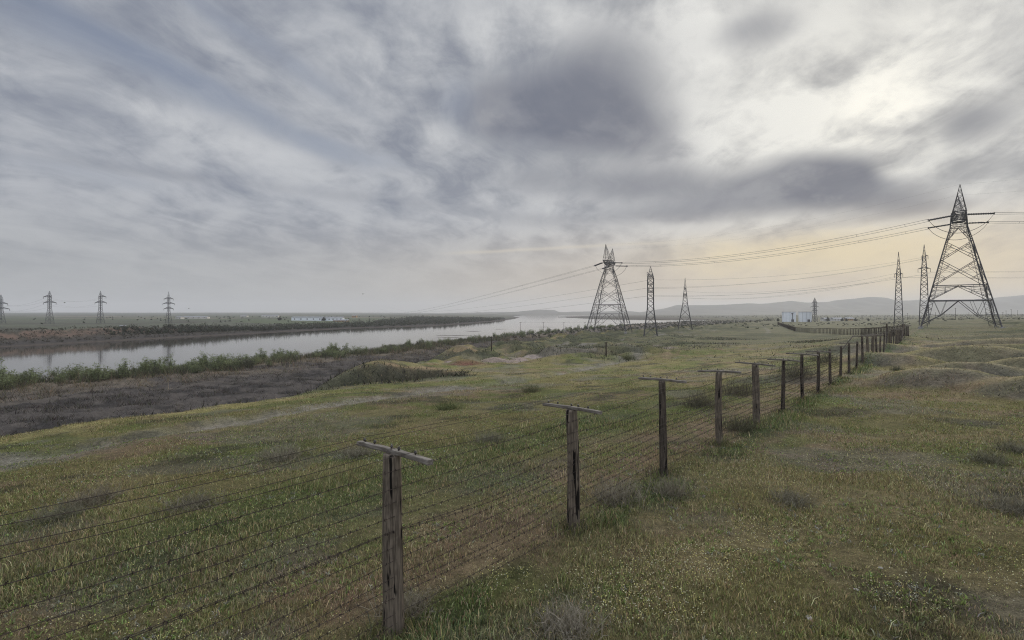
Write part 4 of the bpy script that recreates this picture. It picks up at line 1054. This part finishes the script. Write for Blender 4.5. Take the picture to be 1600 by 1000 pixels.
def slim_tower(name, px, d, ytop, label, group, base_w, col_w, waist, arms, rz, steel=None, base_z=None, peak=.16, stru=1.0, col_top=None, twin=False, armw=1.0):
    """slender lattice pylon: flared foot, straight shaft, pointed peak; arms = [(height fraction, reach left, reach right)]"""
    steel = steel or M_steel; x = (px - 800) / 800 * d; z = gz(x, d) if base_z is None else base_z
    H = CAMH + (489 - ytop) / 800 * d - z; root = empty(name, (x, d, z), rz); tag(root, label, 'pylon', group)
    zw, zp = H * waist, H * (1 - peak); ct = col_top or col_w
    def hw(q): return lerp(base_w / 2, col_w / 2, q / zw) if q < zw else lerp(col_w / 2, ct / 2, (q - zw) / (zp - zw))
    lev = [0.]; 
    while lev[-1] < zp - .5: lev.append(min(zp, lev[-1] + max(1.7, hw(lev[-1]) * 1.75)))
    sq = [corners(q, hw(q)) for q in lev]; b = MB(); wl = .16 * stru; wb = .085 * stru
    for k in range(4): b.tube([sq[0][k] - Vector((0, 0, 1.5))] + [q[k] for q in sq], [wl] * (len(sq) + 1), 4)
    for j in range(len(sq) - 1):
        face_panel(b, sq[j], sq[j + 1], 'x', wb, wb)
        if j % 2: ring(b, sq[j], wb)
    ring(b, sq[-1], wb)
    b.build('lattice_shaft', steel, root)
    pk = MB(); ap = Vector((0, 0, H))
    for k in range(4): pk.bar(sq[-1][k], ap, wl * .8)
    for f in (.3, .55, .75): ring(pk, [sq[-1][k].lerp(ap, f) for k in range(4)], wb * .8)
    for k in range(4): pk.bar(sq[-1][k], sq[-1][(k + 1) % 4].lerp(ap, .3), wb); pk.bar(sq[-1][k].lerp(ap, .3), sq[-1][(k + 1) % 4].lerp(ap, .55), wb)
    if twin:
        a2 = Vector((0, ct * .6, H * (1 - peak * .5)))
        for k in range(4): pk.bar(sq[-1][k], a2, wl * .6)
    pk.build('peak', steel, root)
    tips = []
    for fz, l, r in arms:
        zz = H * fz
        for sg, ln in ((-1, l), (1, r)):
            if ln <= 0: continue
            a = MB(); w = hw(zz); up = min(1.5, ln * .4)
            tip = Vector((sg * (w + ln), 0, zz))
            for sy in (-1, 1):
                a.bar((sg * w, sy * w, zz), tip, .12 * armw); a.bar((sg * w, sy * w, zz + up), tip, .10 * armw)
                for f in (.33, .66):
                    p = Vector((sg * w, sy * w, zz)).lerp(tip, f); q = Vector((sg * w, sy * w, zz + up)).lerp(tip, f); a.bar(p, q, .07 * stru)
                a.bar((sg * w, sy * w, zz), Vector((sg * w, sy * w, zz + up)).lerp(tip, .33), .07 * stru)
            a.bar(Vector((sg * w, -w, zz)).lerp(tip, .5), Vector((sg * w, w, zz)).lerp(tip, .5), .07 * stru)
            a.build('cross_arm', steel, root)
            sb = MB(); n = 10
            sb.tube([tip - Vector((0, 0, 1.6 * j / (n * 2))) for j in range(n * 2 + 1)], [(.10 if j % 2 else .05) * armw for j in range(n * 2 + 1)], 6)
            sb.build('insulator_string', M_glass, root)
            tips.append(Vector((x, d, z)) + Matrix.Rotation(rz, 3, 'Z') @ (tip - Vector((0, 0, 1.6))))
    tips.append(Vector((x, d, z + H)))
    return tips
def span(a, c, sag, r, lab, twin=0.0, n=40, group='power lines strung between the pylons'):
    a, c = Vector(a), Vector(c); b = MB(); d = (c - a); s = Vector((-d.y, d.x, 0)).normalized() * twin / 2
    for sg in ((-1, 1) if twin else (0,)):
        b.tube([a.lerp(c, f) + s * sg + Vector((0, 0, -sag * 4 * f * (1 - f) + (twin * .35 * sg))) for f in np.linspace(0, 1, n)], r, 4)
    if twin:
        for f in np.linspace(.05, .95, 9):
            p = a.lerp(c, f) + Vector((0, 0, -sag * 4 * f * (1 - f))); b.bar(p - s - Vector((0, 0, twin * .35)), p + s + Vector((0, 0, twin * .35)), .05)
    tag(b.build('power_line', M_line), lab, 'power line', group)

GP = 'steel pylons across the plain'
DA, DB = 154., 256.
TA = Vector(((1498 - 800) / 800 * DA, DA, 0)); TB = Vector(((952 - 800) / 800 * DB, DB, 0)); TR = Vector((TA.x + 92, TA.y - 108, 30)); TL = Vector((-640, 2350, 12))
va = math.atan2(TA.y, TA.x)
attA = big_tower('transmission_tower', TA.x, TA.y, va - math.pi / 2 + R(1.8), CAMH + (489 - 297) / 800 * DA - gz(TA.x, TA.y), 'huge wide legged steel lattice pylon at right, largest in view', GP, {-1: (TB.x, TB.y, 30), 1: tuple(TR)}, 8.9)
vb = math.atan2(TB.y, TB.x)
attB = big_tower('transmission_tower', TB.x, TB.y, vb - math.pi / 2 + R(-11), CAMH + (489 - 385) / 800 * DB - gz(TB.x, TB.y), 'wide legged steel lattice pylon with two horns standing before the river', GP, {-1: tuple(TL), 1: (TA.x, TA.y, 30)}, 9.7)
def TOPS_NEAR(sg): return attB[(-1, sg)].y > attB[(-1, -sg)].y     # the farther conductor hangs lower in view
for sg, nm in ((-1, 'nearer'), (1, 'farther')):
    span(attA[(-1, sg)], attB[(1, sg)], 3.2, .045, '%s twin conductor from the huge right pylon to the horned river pylon' % nm, .8, 80)
    span(attA[(1, sg)], TR + (attA[(1, sg)] - attA[(-1, sg)]) * 0 + Vector((12 * sg * .66, 12 * sg * .75, 0)), 4.5, .045, '%s twin conductor from the huge right pylon past the right edge' % nm, .8, 60)
    span(attB[(-1, sg)], TL + Vector((0, -20 * sg, -9 if TOPS_NEAR(sg) else 0)), 18, .04, '%s twin conductor from the horned pylon across the river' % nm, .5, 90)
    span(attA[('h', sg)], attB[('h', sg)], 4.0, .008, '%s thin earth wire between the tops of the two big pylons' % nm)
    span(attA[('h', sg)], TR + Vector((12 * sg * .66, 12 * sg * .75, 8)), 2.5, .010, '%s thin earth wire leaving the top of the right pylon' % nm)
ra = lambda px: math.atan2(1, (px - 800) / 800)     # arms point along the view
A3 = [(.63, 3.2, 3.2), (.74, 4.6, 4.6), (.85, 3.0, 3.0)]
tC = slim_tower('lattice_pylon', 1016.5, 222, 416, 'slender dark lattice pylon right of the horned pylon', GP, 5.6, 2.5, .42, A3, ra(1016) + R(3), twin=True)
tD = slim_tower('lattice_pylon', 1070.5, 305, 434, 'smaller slender lattice pylon standing alone before the river bend', GP, 8.0, 2.6, .5, [(.66, 3.0, 3.0), (.78, 4.2, 4.2)], ra(1070) + R(2), peak=.3, col_top=1.7)
tE = slim_tower('lattice_pylon', 1404, 224, 393.5, 'slim tapering lattice pylon, left one of the pair beside the huge pylon', GP, 3.3, 1.7, .62, [(.71, .8, .8)], ra(1404) - math.pi / 2, peak=.22, col_top=1.1)
tE2 = slim_tower('lattice_pylon', 1444, 228, 382, 'slim lattice pylon with short arms, right one of the pair beside the huge pylon', GP, 3.5, 2.1, .6, [(.70, 1.3, 1.3), (.86, .3, .8)], ra(1444) - math.pi / 2, peak=.15, col_top=1.1)
tG = slim_tower('lattice_pylon', 1273, 640, 465, 'small distant lattice pylon beside the two white blocks', GP, 5.0, 2.6, .4, [(.45, 3.2, 3.2), (.62, 4.5, 4.5), (.78, 3, 3)], .1, M_steel2, stru=1.9)
tH = slim_tower('lattice_pylon', 77.5, 480, 454.5, 'distant pylon at left across the river, broader arms to the right', GP, 4.8, 1.9, .48, [(.64, 6.2, 6.8), (.82, 6.4, 1.0)], -.2, M_steel2, stru=1.15, armw=2.2, peak=.14)
tI = slim_tower('lattice_pylon', 157, 500, 454.5, 'distant pylon across the river, between the other two that stand fully in view', GP, 4.6, 1.9, .48, [(.64, 5.6, 6.0), (.82, 1.2, 5.6)], -.2, M_steel2, stru=1.15, armw=2.2, peak=.14)
tJ = slim_tower('lattice_pylon', 263.5, 520, 455.5, 'distant pylon across the river with three even tiers of arms', GP, 4.2, 1.7, .4, [(.46, 4.6, 4.6), (.62, 5.8, 5.8), (.77, 4.4, 4.4)], -.15, M_steel2, stru=1.15, armw=2.2, peak=.2)
tK = slim_tower('lattice_pylon', 1.5, 470, 460, 'distant pylon across the river cut by the left edge', GP, 4.8, 1.9, .48, [(.5, 5.5, 9.0), (.68, 4.0, 7.0)], -.2, M_steel2, stru=1.15, armw=2.2, peak=.14)
GW = 'thin power lines of the smaller pylons'
for k, nm in ((0, 'lower left'), (1, 'lower right'), (2, 'middle left'), (3, 'middle right'), (4, 'upper left')):
    t0 = tC[k]; e = tE2[min(k, len(tE2) - 2)]
    span(t0, Vector((e.x, e.y, e.z + (k - 2) * .6)), 3.0, .022, 'thin wire on the %s arm of the slender pylon running right' % nm, group=GW)
    if k in (0, 2, 4): span(t0, (-420, 1500 + k * 60, 10 + k * 4), 16, .035, 'thin wire on the %s arm of the slender pylon crossing the river' % nm, group=GW, n=70)
for k in range(3):
    e = tE[min(k, 1)]
    span(tD[k], Vector((e.x, e.y, e.z + 1.2 * k)), 4.0, .024, '%s thin wire from the pylon before the river bend running right' % ['lowest', 'second', 'third'][k], group=GW)
for k in range(2):
    span(tE[k], (430, 140 + 20 * k, 26 + 3 * k), 4, .02, '%s thin wire leaving the left pylon of the pair rightwards' % ['near', 'far'][k], group=GW)
    span(tE2[k], (440, 150 + 22 * k, 31 + 3 * k), 4, .02, '%s thin wire leaving the right pylon of the pair rightwards' % ['near', 'far'][k], group=GW)
for k in range(4):
    span(tK[k], tH[k], 3, .03, 'thin wire %s between the left edge pylon and its neighbour' % ['lowest left', 'lowest right', 'highest left', 'highest right'][k], group=GW)
    span(tH[k], tI[k], 3, .02, 'thin wire %s between the two middle distant pylons' % ['lowest left', 'lowest right', 'highest left', 'highest right'][k], group=GW)

# ---------------------------------------------------------------- poles, buildings, small things
def utility_pole(px, d, ytop, label, group=None, arm=True):
    x = (px - 800) / 800 * d; z = gz(x, d); H = CAMH + (489 - ytop) / 800 * d - z
    root = empty('utility_pole', (x, d, z)); tag(root, label, 'pole', group)
    b = MB(); b.tube([(0, 0, -.5), (0, 0, H)], [.16, .11], 6); b.build('pole', MW2, root)
    if arm: c = MB(); c.box((0, .18, H - .35), (1.8, .12, .14)); c.build('crossbar', MW2, root)
    return Vector((x, d, z + H))
tops = [utility_pole(px, d, 503.3, lab, 'poles of the line along the near river bank') for px, d, lab in ((813, 345, 'leftmost wooden pole of the line seen against the river'), (849, 372, 'second wooden pole from the left seen against the river'),
        (881, 400, 'third wooden pole from the left seen against the river'), (914, 430, 'rightmost wooden pole of the line, just left of the horned pylon'))]
for k in range(3): span(tops[k], tops[k + 1], .4, .03, 'wire between the %s pair of river bank poles' % ['left', 'middle', 'right'][k], n=8, group='wires of the river bank poles')
def marker(px, py, h, label):
    x, y, z = hit(px, py); root = empty('marker_post', (x, y, z)); tag(root, label, 'post')
    b = MB(); b.tube([(0, 0, -.3), (0, 0, h)], [.11, .085], 7); b.build('pole', MW2, root)
    c = MB(); c.box((0, .14, h - .12), (.5, .06, .08)); c.build('crossbar', MW2, root)
marker(768, 549, 2.6, 'lone thin post on the green knoll above the river hedge')
marker(947, 557, 2.0, 'lone short post on the plain left of the fourth fence post')
for px, d, ht in ((1493, 420, 7.0),):
    utility_pole(px, d, 481, 'dark pole standing between the legs of the huge pylon', None)
M_block = mat_noise('pale_blue_cladding', (.72, .76, .8), (.8, .83, .86), .3, .6, .3)
M_trim = mat_noise('grey_trim', (.2, .2, .21), (.3, .3, .31), 1, .7, .2)
M_dk = mat_noise('dark_opening', (.02, .02, .022), (.04, .04, .042), 1, .4, .4)
M_white = mat_noise('whitewashed_wall', (.5, .48, .44), (.62, .6, .56), .5, .85, .2)
M_roof = mat_noise('grey_roof_sheet', (.18, .18, .19), (.28, .28, .29), .7, .6, .3)
M_rust = mat_noise('ochre_wall', (.30, .2, .1), (.4, .28, .15), .7, .9, .1)
def gable_house(name, x, y, w, dp, h, rh, rz, wall, roof, label, group=None, nwin=3):
    z = gz(x, y) - .3; root = empty(name, (x, y, z), rz); tag(root, label, 'building', group)
    b = MB(); b.box((0, 0, h / 2), (w, dp, h)); b.build('wall', wall, root)
    r = MB(); o = .4; V = [(-w / 2 - o, -dp / 2 - o, h + .003), (w / 2 + o, -dp / 2 - o, h + .003), (w / 2 + o, dp / 2 + o, h + .003), (-w / 2 - o, dp / 2 + o, h + .003), (-w / 2 - o, 0, h + rh), (w / 2 + o, 0, h + rh)]
    r._add(V, [(0, 1, 5, 4), (2, 3, 4, 5), (1, 2, 5), (3, 0, 4), (3, 2, 1, 0)]); r.build('roof', roof, root)
    for k in range(nwin):
        q = MB(); q.box((-w / 2 + w * (k + .5) / nwin, -dp / 2, h * .55), (min(1.6, w / nwin * .45), .12, h * .32)); q.build('window', M_dk, root)
    q = MB(); q.box((w * .5 - 1.6, -dp / 2, 1.1), (1.1, .16, 2.2)); q.build('door', M_trim, root)
def block(px0, px1, d, yt, label):
    x0, x1 = (px0 - 800) / 800 * d, (px1 - 800) / 800 * d; x = (x0 + x1) / 2; z = gz(x, d) - .3; H = CAMH + (489 - yt) / 800 * d - z
    root = empty('industrial_building', (x, d + 2.5, z)); tag(root, label, 'building', 'two pale industrial blocks on the plain')
    w = x1 - x0; b = MB(); b.box((0, 0, H / 2), (w, 5, H)); b.build('wall', M_block, root)
    r = MB(); r.box((0, 0, H + .12), (w + .5, 5.5, .35)); r.build('roof', M_trim, root)
    for k in range(3):
        q = MB(); q.box((-w / 2 + w * (k + .5) / 3 + .05, -2.55, H * .5), (.18, .16, H - .6)); q.build('cladding_seam', M_trim, root)
    q = MB(); q.box((w * .22, -2.55, 1.7), (3.2, .2, 3.4)); q.build('door', M_dk, root)
block(1225, 1243.5, 650, 487.5, 'left one of two pale blue box buildings beside the distant pylon')
block(1251, 1268.5, 650, 487.5, 'right one of two pale blue box buildings beside the distant pylon')
tk = MB(); xk = (1238 - 800) / 800 * 640; zk = gz(xk, 640)
tk.tube([(xk, 640, zk), (xk, 640, zk + 10)], .5, 6); tk.box((xk, 640, zk + 10.5), (1.6, 1.6, 1.2)); tag(tk.build('mast', M_steel2), 'dark stubby mast in front of the left pale block', 'mast')
for px, d, w, lab in ((1290, 720, 10, 'leftmost low pale house right of the distant pylon'), (1307, 740, 16, 'long low house with grey roof among dark trees'), (1326, 760, 12, 'rightmost low ochre house by the dark trees')):
    gable_house('farm_house', (px - 800) / 800 * d, d, w, 8, 3.2, 2.0, .15, M_rust if px == 1326 else M_white, M_roof, lab, 'low houses right of the distant pylon')
for px, py_, d, w, h, lab, m in ((482, 0, 700, 42, 4.6, 'long pale blue shed across the river, left one of two', M_block), (522, 0, 710, 26, 4.4, 'shorter pale blue shed across the river, right one of two', M_block),
                        (423, 0, 1150, 36, 4.2, 'white low shed far across the river left of the blue sheds', M_white), (305, 0, 900, 46, 3.4, 'long white greenhouse far across the river near the three tiered pylon', M_white), (281, 0, 820, 8, 3.4, 'small white house beside the long greenhouse across the river', M_white),
                        (554, 0, 1050, 9, 4.5, 'small ochre house above the far river thicket', M_rust), (533, 0, 660, 18, 2.4, 'long low ochre wall shed across the river', M_rust), (382, 0, 1200, 14, 4.0, 'small pale barn far across the river', M_white)):
    gable_house('shed', (px - 800) / 800 * d, d, w, 10, h, 1.4, .05, m, M_roof, lab, 'sheds across the river', 5)
# two small dark huts on the opposite bank
for px, d, lab in ((190, 395, 'tiny dark hut on the opposite bank, left of its twin'), (194.5, 396, 'tiny dark hut on the opposite bank, right of its twin')):
    gable_house('hut', (px - 800) / 800 * d, d, 1.6, 1.8, 1.9, .6, 0, M_dk, M_roof, lab, 'two huts on the opposite bank', 1)
# trees around the houses
tp = bush_proto('tree', 71, 6.0, 5.0, (.04, .048, .03), 'dark bushy tree left of the low house on the plain', 'tree', 'dark trees by the low houses', plume=False, leaves=700, lsize=.5)
first = True
for px, d, sc, lab in ((1293, 700, 1.1, 'tallest dark bushy tree, left of the long low house'), (1316, 705, .8, 'dark bushy tree in front of the long low house'), (1323, 700, .75, 'dark tree just left of the ochre house'), (1337, 715, .8, 'dark round tree right of the ochre house'),
                   (1357, 720, .6, 'small dark tree alone on the plain, rightmost by the houses'), (1216, 690, .8, 'dark tree left of the pale blocks'), (1200, 760, .8, 'second dark tree left of the pale blocks'), (437, 690, 1.0, 'dark tree at the left end of the pale blue sheds across the river'), (506, 690, 1.0, 'dark tree between the two pale blue sheds across the river')):
    x = (px - 800) / 800 * d; loc = (x, d, gz(x, d) - .3)
    if first: tp.location = loc; tp.scale = (sc,) * 3; tp['label'] = lab; first = False
    else: copy_thing(tp, loc, px, (sc,) * 3, lab)
# distant utility poles on the right plain
rs = random.Random(77); n = 0
UP = MB(); UP.tube([(0, 0, -.5), (0, 0, 8)], [.2, .14], 6); UP.box((0, .2, 7.6), (2.2, .2, .22)); upm = UP.mesh('distant_pole', MW2)
for px in (1348, 1360, 1383, 1418, 1462, 1476, 1528, 1542, 1567, 1572, 1580, 1590, 1540, 1514):
    d = rs.uniform(560, 900); x = (px - 800) / 800 * d; o = link_mesh('distant_pole', upm); o.location = (x, d, gz(x, d)); o.rotation_euler = (0, 0, rs.uniform(-.6, .6)); o.scale = (1, 1, rs.uniform(.8, 1.3))
    tag(o, 'thin distant pole standing on the plain before the mountains', 'pole', 'distant poles on the right plain')
# stones and a slab
M_stone = mat_noise('pale_stone', (.22, .2, .18), (.34, .32, .29), 12, .9, .1, bump=.4)
def stone(px, py, s, label):
    x, y, z = hit(px, py); bm = bmesh.new(); bmesh.ops.create_icosphere(bm, subdivisions=2, radius=1); r_ = random.Random(int(px))
    for v in bm.verts: v.co *= r_.uniform(.8, 1.15)
    bmesh.ops.scale(bm, vec=(s, s * .7, s * .4), verts=bm.verts); me = bpy.data.meshes.new('stone'); bm.to_mesh(me); bm.free(); me.materials.append(M_stone)
    o = link_mesh('stone', me); o.location = (x, y, z + s * .08); o.rotation_euler = (0, 0, px); tag(o, label, 'stone')
stone(1264, 966, .05, 'pale flat stone in the near grass at bottom right')
stone(1338, 922, .04, 'small pale stone in the grass, upper one of two close together')
stone(1376, 888, .035, 'smallest pale stone in the grass right of the other stones')
# birds
M_bird = mat_noise('dark_plumage', (.03, .03, .03), (.06, .055, .05), 8, .8, .1)
def bird(px, py, d, label, rz):
    b = MB(); b.tube([(0, -.3, 0), (0, -.22, .03), (0, 0, .02), (0, .2, .03), (0, .3, .05), (0, .38, .04)], [.02, .06, .09, .06, .05, .01], 8)
    me = b.mesh('bird', M_bird, True); o = link_mesh('bird', me)
    for s in (-1, 1):
        w = MB(); w._add([(0, .12, .04), (0, -.12, .04), (s * .35, -.08, .2), (s * .35, .12, .2), (s * .8, -.12, .1), (0, .12, .055), (0, -.12, .055), (s * .35, -.08, .215), (s * .35, .12, .215), (s * .8, -.12, .115)],
               [(0, 1, 2, 3), (3, 2, 4), (5, 8, 7, 6), (8, 9, 7), (0, 3, 8, 5), (3, 4, 9, 8), (4, 2, 7, 9), (2, 1, 6, 7)]); w.build('wing', M_bird, o)
    o.location = ((px - 800) / 800 * d, d, CAMH + (489 - py) / 800 * d); o.rotation_euler = (0, 0, rz); tag(o, label, 'bird', 'birds flying over the river')
bird(567, 459.5, 190, 'dark bird flying above the river right of the blue sheds', .9)
bird(101, 473, 230, 'dark bird flying between the distant left pylons', -.4)
bird(295, 482, 230, 'dark bird flying low right of the three tiered pylon', 1.4)
print('bushes', NB, 'objects', len(bpy.data.objects))
